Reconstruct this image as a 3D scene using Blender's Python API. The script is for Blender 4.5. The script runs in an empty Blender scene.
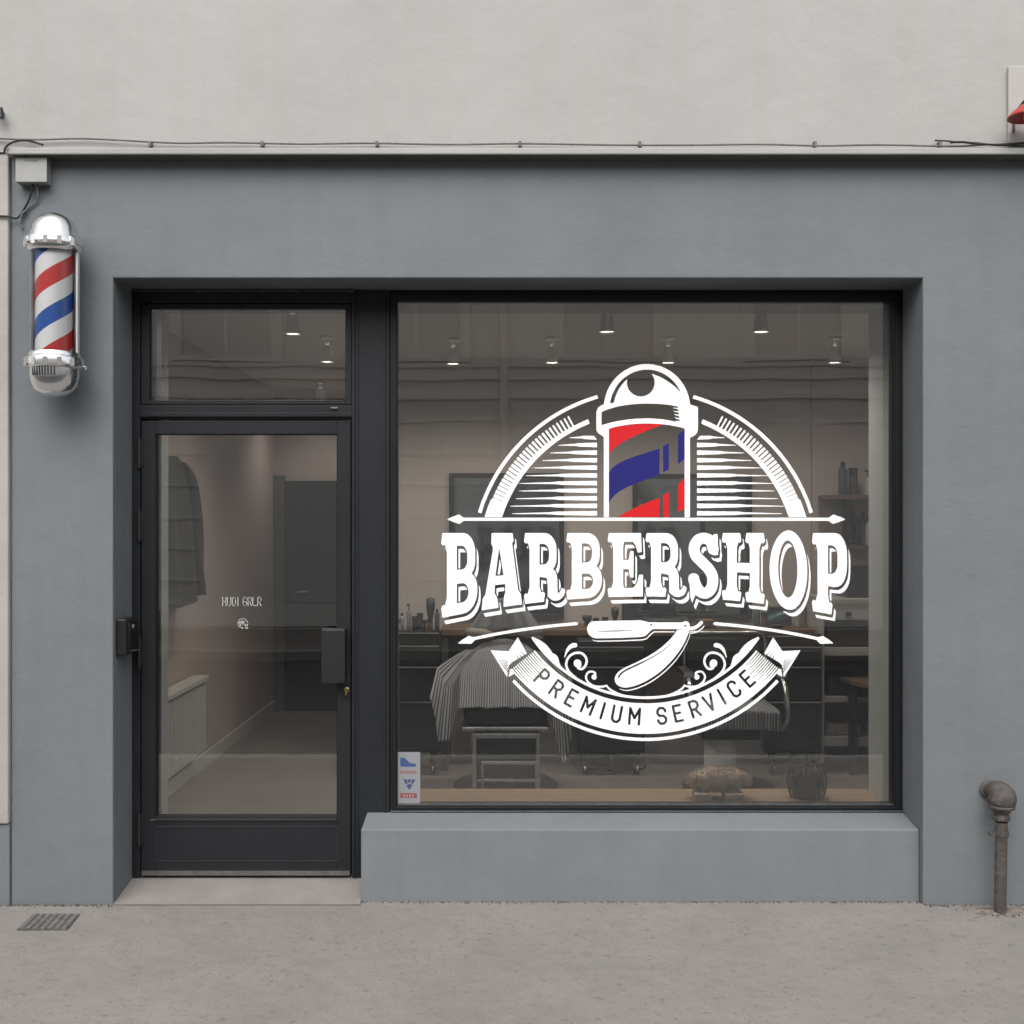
import bpy, bmesh, math, random
import numpy as np
from mathutils import Vector, Matrix, noise
random.seed(7)
R = math.radians
PI = math.pi
scene = bpy.context.scene
COL = scene.collection

# ---------------------------------------------------------------- measuring
F = 1170.0                     # focal length in photo pixels
CAM = Vector((0.0, -5.0, 1.6))
def PX(px, y): return (px-512.0)/F*(y+5.0)
def PZ(py, y): return 1.6-(py-520.0)/F*(y+5.0)

# ---------------------------------------------------------------- materials
MATS = {}
def mat(name, col, rough=0.6, metal=0.0, var=0.0, vscale=6.0, bump=0.0, bscale=60.0, col2=None, emit=None, spec=0.5, coat=0.0, stretch=None, spots=None, streak=None):
    if name in MATS: return MATS[name]
    m = bpy.data.materials.new(name); m.use_nodes = True
    nt = m.node_tree; b = nt.nodes['Principled BSDF']
    b.inputs['Base Color'].default_value = (*col, 1)
    b.inputs['Roughness'].default_value = rough
    b.inputs['Metallic'].default_value = metal
    b.inputs['Specular IOR Level'].default_value = spec
    b.inputs['Coat Weight'].default_value = coat
    if emit:
        b.inputs['Emission Color'].default_value = (*emit[0], 1)
        b.inputs['Emission Strength'].default_value = emit[1]
    tc = None
    def coords():
        nonlocal tc
        if tc is None:
            t = nt.nodes.new('ShaderNodeTexCoord')
            mp = nt.nodes.new('ShaderNodeMapping')
            nt.links.new(t.outputs['Object'], mp.inputs[0])
            if stretch: mp.inputs['Scale'].default_value = stretch
            tc = mp.outputs[0]
        return tc
    if var > 0 or col2:
        n = nt.nodes.new('ShaderNodeTexNoise'); n.inputs['Scale'].default_value = vscale
        n.inputs['Detail'].default_value = 8; n.inputs['Roughness'].default_value = 0.62
        nt.links.new(coords(), n.inputs['Vector'])
        r = nt.nodes.new('ShaderNodeValToRGB')
        c2 = col2 or tuple(c*(1-var) for c in col)
        c1 = tuple(min(1, c*(1+var)) for c in col) if not col2 else col
        r.color_ramp.elements[0].position = 0.32; r.color_ramp.elements[0].color = (*c2, 1)
        r.color_ramp.elements[1].position = 0.68; r.color_ramp.elements[1].color = (*c1, 1)
        nt.links.new(n.outputs['Fac'], r.inputs[0])
        out = r.outputs[0]
        if spots:
            n2 = nt.nodes.new('ShaderNodeTexNoise'); n2.inputs['Scale'].default_value = spots[1]
            n2.inputs['Detail'].default_value = 5; n2.inputs['Roughness'].default_value = 0.7
            nt.links.new(coords(), n2.inputs['Vector'])
            r2 = nt.nodes.new('ShaderNodeValToRGB')
            r2.color_ramp.elements[0].position = spots[2]; r2.color_ramp.elements[0].color = (0, 0, 0, 1)
            r2.color_ramp.elements[1].position = spots[2]+spots[3]; r2.color_ramp.elements[1].color = (1, 1, 1, 1)
            nt.links.new(n2.outputs['Fac'], r2.inputs[0])
            mx = nt.nodes.new('ShaderNodeMixRGB'); mx.inputs[2].default_value = (*spots[0], 1)
            nt.links.new(r2.outputs[0], mx.inputs[0]); nt.links.new(out, mx.inputs[1])
            out = mx.outputs[0]
        if streak:      # thin run-down marks: (strength, colour factor)
            mp2 = nt.nodes.new('ShaderNodeMapping'); mp2.inputs['Scale'].default_value = (14, 14, .9); nt.links.new(coords(), mp2.inputs[0])
            n3 = nt.nodes.new('ShaderNodeTexNoise'); n3.inputs['Scale'].default_value = 1.0; n3.inputs['Detail'].default_value = 6; nt.links.new(mp2.outputs[0], n3.inputs['Vector'])
            r3 = nt.nodes.new('ShaderNodeValToRGB'); k1 = 1-streak
            r3.color_ramp.elements[0].position = .30; r3.color_ramp.elements[0].color = (k1, k1, k1*.98, 1)
            r3.color_ramp.elements[1].position = .55; r3.color_ramp.elements[1].color = (1, 1, 1, 1)
            nt.links.new(n3.outputs['Fac'], r3.inputs[0])
            n4 = nt.nodes.new('ShaderNodeTexNoise'); n4.inputs['Scale'].default_value = 55; n4.inputs['Detail'].default_value = 3; nt.links.new(coords(), n4.inputs['Vector'])
            r4 = nt.nodes.new('ShaderNodeValToRGB'); r4.color_ramp.elements[0].position = .27; k2 = 1-streak*2.2
            r4.color_ramp.elements[0].color = (k2, k2, k2, 1); r4.color_ramp.elements[1].position = .33; r4.color_ramp.elements[1].color = (1, 1, 1, 1)
            nt.links.new(n4.outputs['Fac'], r4.inputs[0])
            for rr_ in (r3, r4):
                mm = nt.nodes.new('ShaderNodeMixRGB'); mm.blend_type = 'MULTIPLY'; mm.inputs[0].default_value = 1
                nt.links.new(out, mm.inputs[1]); nt.links.new(rr_.outputs[0], mm.inputs[2]); out = mm.outputs[0]
        nt.links.new(out, b.inputs['Base Color'])
    if bump > 0:
        n = nt.nodes.new('ShaderNodeTexNoise'); n.inputs['Scale'].default_value = bscale
        n.inputs['Detail'].default_value = 6; n.inputs['Roughness'].default_value = 0.6
        nt.links.new(coords(), n.inputs['Vector'])
        bp = nt.nodes.new('ShaderNodeBump'); bp.inputs['Strength'].default_value = bump
        bp.inputs['Distance'].default_value = 0.01
        ht = n.outputs['Fac']
        if streak:
            n5 = nt.nodes.new('ShaderNodeTexNoise'); n5.inputs['Scale'].default_value = 7; n5.inputs['Detail'].default_value = 3
            nt.links.new(coords(), n5.inputs['Vector'])
            ad = nt.nodes.new('ShaderNodeMath'); ad.operation = 'MULTIPLY_ADD'; ad.inputs[1].default_value = 3.0
            nt.links.new(n5.outputs['Fac'], ad.inputs[0]); nt.links.new(ht, ad.inputs[2]); ht = ad.outputs[0]
        nt.links.new(ht, bp.inputs['Height']); nt.links.new(bp.outputs[0], b.inputs['Normal'])
    MATS[name] = m
    return m

def glass(name, ior=1.55, tint=(0.95, 0.955, 0.95)):
    if name in MATS: return MATS[name]
    m = bpy.data.materials.new(name); m.use_nodes = True
    nt = m.node_tree; nt.nodes.clear()
    o = nt.nodes.new('ShaderNodeOutputMaterial'); mx = nt.nodes.new('ShaderNodeMixShader')
    t = nt.nodes.new('ShaderNodeBsdfTransparent'); t.inputs[0].default_value = (*tint, 1)
    g = nt.nodes.new('ShaderNodeBsdfGlossy'); g.inputs['Roughness'].default_value = 0.0
    g.inputs['Color'].default_value = (1, 1, 1, 1)
    f = nt.nodes.new('ShaderNodeFresnel'); f.inputs[0].default_value = ior
    # the faintest float-glass waviness in the reflection
    tc = nt.nodes.new('ShaderNodeTexCoord'); n = nt.nodes.new('ShaderNodeTexNoise'); n.inputs['Scale'].default_value = 1.6
    bp = nt.nodes.new('ShaderNodeBump'); bp.inputs['Strength'].default_value = 0.08; bp.inputs['Distance'].default_value = 0.01
    nt.links.new(tc.outputs['Object'], n.inputs['Vector']); nt.links.new(n.outputs['Fac'], bp.inputs['Height'])
    nt.links.new(bp.outputs[0], g.inputs['Normal'])
    nt.links.new(f.outputs[0], mx.inputs[0]); nt.links.new(t.outputs[0], mx.inputs[1]); nt.links.new(g.outputs[0], mx.inputs[2])
    nt.links.new(mx.outputs[0], o.inputs[0])
    MATS[name] = m
    return m

# ---------------------------------------------------------------- mesh building
class MB:
    def __init__(s): s.v = []; s.f = []; s.uv = None
    def add(s, vs, fs):
        k = len(s.v); s.v += [Vector(v) for v in vs]; s.f += [[i+k for i in f] for f in fs]; return s
    def box(s, x0, x1, y0, y1, z0, z1):
        if x0 > x1: x0, x1 = x1, x0
        if y0 > y1: y0, y1 = y1, y0
        if z0 > z1: z0, z1 = z1, z0
        return s.add([(x0,y0,z0),(x1,y0,z0),(x1,y1,z0),(x0,y1,z0),(x0,y0,z1),(x1,y0,z1),(x1,y1,z1),(x0,y1,z1)],
              [(0,3,2,1),(4,5,6,7),(0,1,5,4),(1,2,6,5),(2,3,7,6),(3,0,4,7)])
    def hexa(s, p): # 8 points: bottom 4 ccw, top 4
        return s.add(p, [(0,3,2,1),(4,5,6,7),(0,1,5,4),(1,2,6,5),(2,3,7,6),(3,0,4,7)])
    def prism(s, poly, y0, y1):   # polygon in x,z (ccw seen from -y)
        n = len(poly)
        vs = [(x, y0, z) for x, z in poly]+[(x, y1, z) for x, z in poly]
        return s.add(vs, [list(range(n)), list(range(2*n-1, n-1, -1))]+[(i, i+n, (i+1) % n+n, (i+1) % n) for i in range(n)])
    def prism_axis(s, poly, a0, a1, axis):  # polygon in the two other axes
        n = len(poly)
        def mk(p, a):
            if axis == 'x': return (a, p[0], p[1])
            if axis == 'z': return (p[0], p[1], a)
            return (p[0], a, p[1])
        vs = [mk(p, a0) for p in poly]+[mk(p, a1) for p in poly]
        return s.add(vs, [list(range(n)), list(range(2*n-1, n-1, -1))]+[(i, i+n, (i+1) % n+n, (i+1) % n) for i in range(n)])
    def lathe(s, prof, o=(0,0,0), axis=(0,0,1), seg=24, caps=True):
        a = Vector(axis).normalized(); t = Vector((1,0,0)) if abs(a.x) < .9 else Vector((0,1,0))
        u = a.cross(t).normalized(); w = a.cross(u); o = Vector(o)
        vs = []; fs = []
        for r, h in prof:
            for k in range(seg):
                an = 2*PI*k/seg
                vs.append(o+a*h+(u*math.cos(an)+w*math.sin(an))*r)
        for i in range(len(prof)-1):
            for k in range(seg):
                k2 = (k+1) % seg
                fs.append((i*seg+k, i*seg+k2, (i+1)*seg+k2, (i+1)*seg+k))
        if caps:
            fs.append(list(range(seg-1, -1, -1))); fs.append([(len(prof)-1)*seg+k for k in range(seg)])
        return s.add(vs, fs)
    def cyl(s, p0, p1, r0, r1=None, seg=16):
        p0 = Vector(p0); p1 = Vector(p1); d = p1-p0
        return s.lathe([(r0, 0), (r1 if r1 is not None else r0, d.length)], p0, d, seg)
    def tube(s, pts, r, seg=10, closed=False):
        pts = [Vector(p) for p in pts]; n = len(pts); vs = []; fs = []
        rs = r if isinstance(r, (list, tuple)) else [r]*n
        up = None
        for i in range(n):
            a = pts[(i+1) % n] if (closed or i < n-1) else pts[i]
            b = pts[i-1] if (closed or i > 0) else pts[i]
            d = (a-b).normalized()
            if up is None:
                up = d.cross(Vector((0,0,1)) if abs(d.z) < .9 else Vector((1,0,0))).normalized()
            up = (up-d*up.dot(d)).normalized(); w = d.cross(up)
            for k in range(seg):
                an = 2*PI*k/seg; vs.append(pts[i]+(up*math.cos(an)+w*math.sin(an))*rs[i])
        for i in range(n if closed else n-1):
            j = (i+1) % n
            for k in range(seg):
                k2 = (k+1) % seg; fs.append((i*seg+k, i*seg+k2, j*seg+k2, j*seg+k))
        if not closed: fs.append(list(range(seg-1, -1, -1))); fs.append([(n-1)*seg+k for k in range(seg)])
        return s.add(vs, fs)
    def grid(s, fn, nu, nv, thick=None):
        vs = [fn(i/nu, j/nv) for j in range(nv+1) for i in range(nu+1)]
        fs = [(j*(nu+1)+i, j*(nu+1)+i+1, (j+1)*(nu+1)+i+1, (j+1)*(nu+1)+i) for j in range(nv) for i in range(nu)]
        s.uv = [(i/nu, j/nv) for j in range(nv+1) for i in range(nu+1)]
        return s.add(vs, fs)
    def build(s, name, m, parent=None, smooth=False, bevel=0, solid=0, loc=None, subsurf=0, bseg=2):
        me = bpy.data.meshes.new(name)
        root = Vector((0,0,0))
        if parent is not None:
            p = parent
            while p is not None: root = root+p.location; p = p.parent
        if loc is not None: root = root+Vector(loc)
        me.from_pydata([v-root for v in s.v], [], s.f)
        if s.uv:
            uvl = me.uv_layers.new(name='uv')
            for l in me.loops: uvl.data[l.index].uv = s.uv[l.vertex_index]
        bm = bmesh.new(); bm.from_mesh(me); bmesh.ops.recalc_face_normals(bm, faces=bm.faces); bm.to_mesh(me); bm.free()
        o = bpy.data.objects.new(name, me); COL.objects.link(o)
        if loc is not None: o.location = loc
        if m: me.materials.append(m)
        if parent is not None: o.parent = parent
        if smooth:
            for p in me.polygons: p.use_smooth = True
        if solid:
            md = o.modifiers.new('s', 'SOLIDIFY'); md.thickness = solid
        if bevel:
            md = o.modifiers.new('b', 'BEVEL'); md.width = bevel; md.segments = bseg; md.limit_method = 'ANGLE'; md.angle_limit = R(40)
        if subsurf:
            md = o.modifiers.new('u', 'SUBSURF'); md.levels = subsurf; md.render_levels = subsurf
        if smooth and (bevel or smooth == 'auto'):
            me.set_sharp_from_angle(angle=R(38))
        return o

def tag(o, label=None, cat=None, group=None, kind=None):
    if label: o['label'] = label
    if cat: o['category'] = cat
    if group: o['group'] = group
    if kind: o['kind'] = kind
    return o
def thing(name, label, cat, loc=(0,0,0), group=None):
    o = bpy.data.objects.new(name, None); COL.objects.link(o); o.location = loc
    o.empty_display_size = .1
    return tag(o, label, cat, group)
def kids(o): return [c for c in bpy.data.objects if c.parent == o]
def copy_tree(o, parent=None):
    c = o.copy(); COL.objects.link(c); c.parent = parent
    for ch in kids(o): copy_tree(ch, c)
    return c
OBH = 7.0
CRN = .085
SUN_E = 0.85
SKY_E = 0.15
EXPO = 0.76
SPOTW = 17.0
STRIPE_PH = 0.35
def spline3(pts, n=5):
    out = []; P = [pts[0]]+list(pts)+[pts[-1]]
    for i in range(1, len(P)-2):
        a, b, c, d = [Vector(q) for q in P[i-1:i+3]]
        for k in range(n):
            t = k/n; out.append(.5*((2*b)+(-a+c)*t+(2*a-5*b+4*c-d)*t*t+(-a+3*b-3*c+d)*t**3))
    out.append(Vector(pts[-1])); return out
# ---------------------------------------------------------------- the window lettering, cut from vinyl
# shapes are laid out in millimetre-like units (those of the measured photo), rasterised as masks so that
# outlines and drop shadows can be cut from each other, then traced back into smooth outlines.
S = 6
GX0, GY0, GX1, GY1 = 436, 358, 858, 746
GW, GH = (GX1-GX0)*S, (GY1-GY0)*S
def newmask(): return np.zeros((GH, GW), bool)
_xs = GX0+(np.arange(GW)+.5)/S
_ys = GY0+(np.arange(GH)+.5)/S
def fillpoly(m, pts, val=True):
    pts = np.array(pts, float)
    x0 = max(0, int((pts[:,0].min()-GX0)*S)-1); x1 = min(GW, int((pts[:,0].max()-GX0)*S)+2)
    y0 = max(0, int((pts[:,1].min()-GY0)*S)-1); y1 = min(GH, int((pts[:,1].max()-GY0)*S)+2)
    if x1 <= x0 or y1 <= y0: return m
    X = _xs[x0:x1]; acc = np.zeros((y1-y0, x1-x0), bool); n = len(pts)
    for r, y in enumerate(_ys[y0:y1]):
        row = acc[r]
        for i in range(n):
            ax, ay = pts[i]; bx, by = pts[(i+1) % n]
            if (ay > y) != (by > y):
                xc = ax+(y-ay)*(bx-ax)/(by-ay)
                row ^= X < xc
    sub = m[y0:y1, x0:x1]
    if val: sub |= acc
    else: sub &= ~acc
    return m
def stroke(m, pts, w, val=True):
    """polyline with round ends; w = full width, a number or one per point"""
    ws = w if isinstance(w, (list, tuple)) else [w]*len(pts)
    for i in range(len(pts)-1):
        (ax, ay), (bx, by) = pts[i], pts[i+1]; ra, rb = ws[i]/2, ws[i+1]/2; rm = max(ra, rb)+.5
        x0 = max(0, int((min(ax, bx)-rm-GX0)*S)); x1 = min(GW, int((max(ax, bx)+rm-GX0)*S)+1)
        y0 = max(0, int((min(ay, by)-rm-GY0)*S)); y1 = min(GH, int((max(ay, by)+rm-GY0)*S)+1)
        if x1 <= x0 or y1 <= y0: continue
        X = _xs[None, x0:x1]; Y = _ys[y0:y1, None]
        dx, dy = bx-ax, by-ay; L = dx*dx+dy*dy+1e-9
        t = np.clip(((X-ax)*dx+(Y-ay)*dy)/L, 0, 1)
        d = np.hypot(X-ax-t*dx, Y-ay-t*dy); acc = d <= ra+(rb-ra)*t
        sub = m[y0:y1, x0:x1]
        if val: sub |= acc
        else: sub &= ~acc
    return m
def bez(p0, p1, p2, p3, n=12):
    return [tuple(((1-t)**3*p0[k]+3*(1-t)**2*t*p1[k]+3*(1-t)*t*t*p2[k]+t**3*p3[k]) for k in (0, 1)) for t in [i/n for i in range(n+1)]]
def spline(pts, n=8):
    out = []
    P = [pts[0]]+list(pts)+[pts[-1]]
    for i in range(1, len(P)-2):
        a, b, c, d = P[i-1], P[i], P[i+1], P[i+2]
        for k in range(n):
            t = k/n
            out.append(tuple(.5*((2*b[j])+(-a[j]+c[j])*t+(2*a[j]-5*b[j]+4*c[j]-d[j])*t*t+(-a[j]+3*b[j]-3*c[j]+d[j])*t**3) for j in (0, 1)))
    out.append(tuple(pts[-1])); return out
def rr(x0, y0, x1, y1, tl=(0,0), tr=(0,0), br=(0,0), bl=(0,0)):
    out = []
    def corner(cx, cy, rx, ry, a0):
        if rx == 0: out.append((cx, cy)); return
        for k in range(9):
            a = R(a0+90*k/8); out.append((cx+rx*math.cos(a), cy+ry*math.sin(a)))
    corner(x0+tl[0], y0+tl[1], *tl, 180); corner(x1-tr[0], y0+tr[1], *tr, 270)
    corner(x1-br[0], y1-br[1], *br, 0); corner(x0+bl[0], y1-bl[1], *bl, 90)
    return out
def dilate(m, r):
    ys, xs = np.where(m)
    if len(ys) == 0: return m
    R_ = int(r*S)+1
    y0, y1, x0, x1 = max(0, ys.min()-R_), min(GH, ys.max()+R_+1), max(0, xs.min()-R_), min(GW, xs.max()+R_+1)
    sub = m[y0:y1, x0:x1]; out = sub.copy(); rr_ = int(round(r*S))
    for dy in range(-rr_, rr_+1):
        w = int(math.sqrt(max(0, (r*S)**2-dy*dy)))
        row = np.zeros_like(sub)
        cs = np.cumsum(np.pad(sub, ((0, 0), (w+1, w))).astype(np.int32), axis=1)
        row = (cs[:, 2*w+1:]-cs[:, :-2*w-1]) > 0
        if dy >= 0: out[dy:] |= row[:out.shape[0]-dy]
        else: out[:dy] |= row[-dy:]
    res = m.copy(); res[y0:y1, x0:x1] = out; return res
def shift(m, dx, dy):
    k, l = int(round(dx*S)), int(round(dy*S)); o = np.zeros_like(m)
    ys = slice(max(0, l), GH+min(0, l)); yf = slice(max(0, -l), GH-max(0, l))
    xs = slice(max(0, k), GW+min(0, k)); xf = slice(max(0, -k), GW-max(0, k))
    o[ys, xs] = m[yf, xf]; return o
def shaded(m, dx, dy, gap):
    # letter plus its offset shadow, with a clear gap cut round the letter
    sh = m.copy(); n = 6
    for k in range(1, n+1): sh |= shift(m, dx*k/n, dy*k/n)
    g = m.copy()
    for k in range(1, 4): g |= shift(m, gap*.45*k/3, gap*1.25*k/3)
    sh &= ~dilate(g, gap*.7)
    return m | sh

# ---- BARBERSHOP
def yb(x): return 596.5+.00052*(x-645)**2
def warp(X0, pts): return [(X0+u, 533+v/70*(yb(X0+u)-533)) for u, v in pts]
def dens(pts):
    out = []
    for i in range(len(pts)):
        a, b = pts[i], pts[(i+1) % len(pts)]; n = max(1, int(math.dist(a, b)/6))
        out += [(a[0]+(b[0]-a[0])*k/n, a[1]+(b[1]-a[1])*k/n) for k in range(n)]
    return out
def serif(x0, x1, l, r, top=True):
    p = [(x0-l+.6, 0), (x1+r-.6, 0), (x1+r+.6, 8.5), (x1+r-1.2, 10.5), (x1+r*.35, 9.6), (x1, 16), (x0, 16), (x0-l*.35, 9.6), (x0-l+1.2, 10.5), (x0-l-.6, 8.5)]
    return p if top else [(u, 70-v) for u, v in p][::-1]
def L(X0, adds, subs=()):
    m = newmask()
    for a in adds: fillpoly(m, warp(X0, dens(a)))
    for a in subs: fillpoly(m, warp(X0, dens(a)), False)
    return m
def stem(x0, x1): return [(x0, 0), (x1, 0), (x1, 70), (x0, 70)]
def lB(X, w):
    k = w/34
    return L(X, [stem(5, 15), serif(5, 15, 5, 2), serif(5, 15, 5, 2, False), rr(8, 0, 32*k, 38.5, tr=(12, 17), br=(9, 14)), rr(8, 34.5, 34*k, 70, tr=(10, 14), br=(14, 18))],
             [rr(15, 11, 24.5*k, 31.5, tr=(6, 9), br=(5, 8)), rr(15, 43.5, 25.5*k, 60, tr=(6, 8), br=(6, 8))])
def lR(X):
    return L(X, [stem(5, 15), serif(5, 15, 5, 2), serif(5, 15, 5, 5, False), rr(8, 0, 32, 40, tr=(12, 17), br=(9, 14)),
                 [(14, 34), (25, 33.5)]+bez((27, 36), (32, 39), (33, 44), (32.8, 52), 6)+[(33, 59)]+bez((33.3, 62), (34.5, 63), (36.5, 61), (37, 57), 5)+bez((40.5, 59), (41, 70), (31, 72), (27, 68.5), 8)+bez((23, 65), (23.4, 58), (23.2, 52), (22.5, 46), 6)+[(14, 44)]],
             [rr(15, 11, 24.5, 32, tr=(6, 9), br=(5, 8))])
letters = []
letters.append(lB(441.8, 35.5))
letters.append(L(481.6, [[(10, 0), (31, 0), (32, 8), (30.5, 9.5), (37, 58), (38, 70), (24, 70), (23.6, 48.5), (13.2, 48.5), (13, 70), (3, 70), (3.4, 58), (11.5, 14), (9.6, 10)],
                         [(0, 70), (1, 60), (3, 57), (13.6, 57), (15.5, 60), (17, 70)], [(21.8, 70), (22.4, 60), (24, 56), (37, 56), (39.4, 60), (40.4, 70)]], [[(17.6, 14), (22, 40), (13.8, 40)]]))
letters.append(lR(524.5))
letters.append(lB(566.8, 35))
letters.append(L(607.6, [stem(5.5, 15.5), serif(5.5, 15.5, 5, 2), serif(5.5, 15.5, 5, 2, False), rr(10, 0, 33.5, 9.5), [(26, 0), (33.5, 0), (34.2, 21), (30, 21.5), (28, 14), (25, 9), (20, 9)],
                         rr(12, 29.5, 23, 39.5), [(21, 29.5), (22.5, 20), (26, 20), (26, 49), (22.5, 49), (21, 39.5)],
                         rr(10, 60.5, 35, 70), [(20, 61), (26, 60), (29.5, 55), (31.5, 46), (35.4, 46), (35.4, 70), (26, 70)]]))
letters.append(lR(646))
m = newmask()
sp = [(25.2, 18), (22.4, 9), (16, 5.6), (9.5, 8), (6, 15.5), (7.5, 24), (14, 31.5), (20.5, 38.5), (24.4, 47), (23.4, 58), (18, 64.2), (11.5, 62.6), (7, 55), (5.4, 49)]
stroke(m, warp(688.2, spline(sp)), [9]+[11]*(len(spline(sp))-2)+[8])
fillpoly(m, warp(688.2, [(23, 4), (26, 1), (29.5, 1), (30, 23), (25.5, 24), (21, 12)])); fillpoly(m, warp(688.2, [(1, 45), (5, 45), (10, 60), (6, 70), (4, 76), (2, 69)]))
letters.append(m)
letters.append(L(722.3, [stem(5, 14.5), stem(27.5, 37), serif(5, 14.5, 5, 4), serif(5, 14.5, 5, 4, False), serif(27.5, 37, 4, 5), serif(27.5, 37, 4, 5, False), rr(13, 30.5, 29, 40.5)]))
el = lambda cx, cy, rx, ry, n=48: [(cx+rx*math.cos(2*PI*k/n), cy+ry*math.sin(2*PI*k/n)) for k in range(n)]
m = newmask(); fillpoly(m, warp(769.6, el(18.8, 35, 18.9, 37.5))); fillpoly(m, warp(769.6, el(18.2, 34, 9.6, 27)), False); letters.append(m)
letters.append(L(812, [stem(5.5, 16), serif(5.5, 16, 5, 2), serif(5.5, 16, 5, 4, False), rr(8, 0, 35, 46, tr=(12, 18), br=(12, 18))], [rr(16, 10.5, 25.5, 35, tr=(6, 9), br=(6, 9))]))
LET = []; used = newmask()
for m in letters: used |= m
for i, m in enumerate(letters):
    others = newmask()
    for j, q in enumerate(letters):
        if j != i and abs(j-i) < 3: others |= q
    s_ = shaded(m, 3.3, 6.5, 1.6) & ~(dilate(others, 1.1))
    if LET: s_ &= ~dilate(LET[-1], .9) | m
    LET.append(s_ | m)

# ---- sunburst: arcs, ticks, speed lines
CX, CY = 645.4, 563.5
XX, YY = np.meshgrid(_xs, _ys)
RR = np.hypot(XX-CX, YY-CY).astype(np.float32); AN = np.degrees(np.arctan2(CY-YY, np.abs(XX-CX))).astype(np.float32)   # elevation, mirrored
BURST = (RR > 171.6) & (RR < 175.2) & (AN > 17) & (AN < 74)
BURST |= (RR > 150.6) & (RR < 155.2) & (AN > 16.4) & (AN < 68.3)
BURST |= (RR > 150.6) & (RR < 167.4) & (AN > 14) & (AN < 22.6) & (YY < 519)
for k in range(27):
    a0 = 22.0+k*1.52; f = .9-.5*k/26
    BURST |= (RR > 154) & (RR < 166.2) & (AN > a0+.75*(1-f)) & (AN < a0+1.52-.75*(1-f)) & (RR > 154)
ly = [437.5, 445, 452.7, 460.3, 467.7, 475.5, 483.2, 490.7, 498.4, 505.9, 513.4]
lt = [569.2, 557.9, 549.7, 542.5, 532.3, 525.7, 519, 519, 515.9, 509.7, 511.8]
for y, x in zip(ly, lt):
    for mx in (0, 1):
        q = [(x, y), (x+.45*(597-x), y-1.2), (x+.5*(597-x), y-1.8), (597, y-2.4), (597, y+2.3), (x+.55*(597-x), y+1.6), (x+.45*(597-x), y+.9), (x, y+.5)]
        if y < 440: q[3] = (594, y-1.6)
        if mx: q = [(2*647.0-a, b) for a, b in q]
        fillpoly(BURST, q)

# ---- pole emblem
POLE = newmask()
fillpoly(POLE, el(647, 408.5, 43.2, 44.5, 90))
gapE = newmask(); fillpoly(gapE, el(647, 410, 37.6, 40.4, 90)); POLE &= ~gapE
POLE &= YY < 408
inner = newmask()
fillpoly(inner, bez((613, 408), (614.5, 394), (621, 383), (630.5, 376.6), 12)+[(640, 372)]+[(648.4, 373)]+bez((648.4, 373), (663, 376), (676, 386), (684.8, 397), 12)+[(690, 404), (690, 412), (613, 412)])
fillpoly(inner, el(640.8, 382.6, 13.9, 13.9), False)
fillpoly(inner, [(626, 360), (648.4, 360), (648.4, 373), (641, 378), (630.5, 376.6)], False)
POLE |= inner
fillpoly(POLE, [(0, 0)]*0+[(602, 405)]+bez((602, 405), (625, 399), (672, 399), (692, 405), 14)+bez((698, 407), (698, 408), (698, 411), (698, 412), 3)+[(698, 430)]+bez((697, 433), (695, 436), (691, 437.5), (690, 437.5), 4)
         +[(684.6, 438), (684.6, 428.5)]+bez((684.6, 428.5), (662, 421.8), (632, 421.8), (609, 428.6), 14)+[(609, 437.5), (604, 437)]+[(598, 433), (596.3, 430), (596.3, 412), (598.5, 407)])
dark = newmask()
fillpoly(dark, bez((601.5, 412), (622, 401.8), (658, 402), (678, 406.5), 14)+[(680, 423)]+bez((674, 421.5), (656, 416.6), (626, 417.2), (601.5, 425.2), 14))
POLE &= ~dark
for k in range(5):   # hatched shading on the collar
    y = 406.5+k*3.3+1.0
    fillpoly(POLE, [(671+k*.8, y), (690, y+1.3), (690, y+3.2), (678, y+1.8)])
fillpoly(POLE, [(681, 405), (690, 405), (690, 425), (681, 425)])
fillpoly(POLE, rr(603.8, 434, 608.9, 519, )); fillpoly(POLE, rr(684.6, 434, 690, 519))
RED = newmask(); BLUE = newmask()
fillpoly(RED, bez((608.9, 429.1), (620, 425.5), (634, 423.8), (647.8, 423.6), 8)+[(662.5, 424.2)]+bez((662.5, 424.6), (640, 434), (618, 441), (608.9, 454.5), 10))
fillpoly(BLUE, bez((608.9, 503), (616, 488), (638, 483), (659.5, 474.8), 10)+[(659.5, 448.3)]+bez((659.5, 448.3), (638, 456), (616, 460), (608.9, 472.5), 10))
fillpoly(BLUE, [(663.2, 446), (668.8, 443), (668.8, 469.5), (663.2, 472.3)]); fillpoly(BLUE, [(678, 435), (684.6, 428.8), (684.6, 459), (678, 464)])
fillpoly(RED, [(617.5, 517.3)]+bez((617.5, 517.3), (630, 509), (646, 503), (659.5, 497.5), 8)+[(659.5, 517.3)]); fillpoly(RED, [(663.2, 495), (668.8, 492), (668.8, 517.3), (663.2, 517.3)])
fillpoly(RED, [(678, 485), (684.6, 477), (684.6, 508.5), (678, 512.5)])

BURST &= YY < 517.2
POLE &= YY < 517.2
RED &= YY < 517.2
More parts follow.
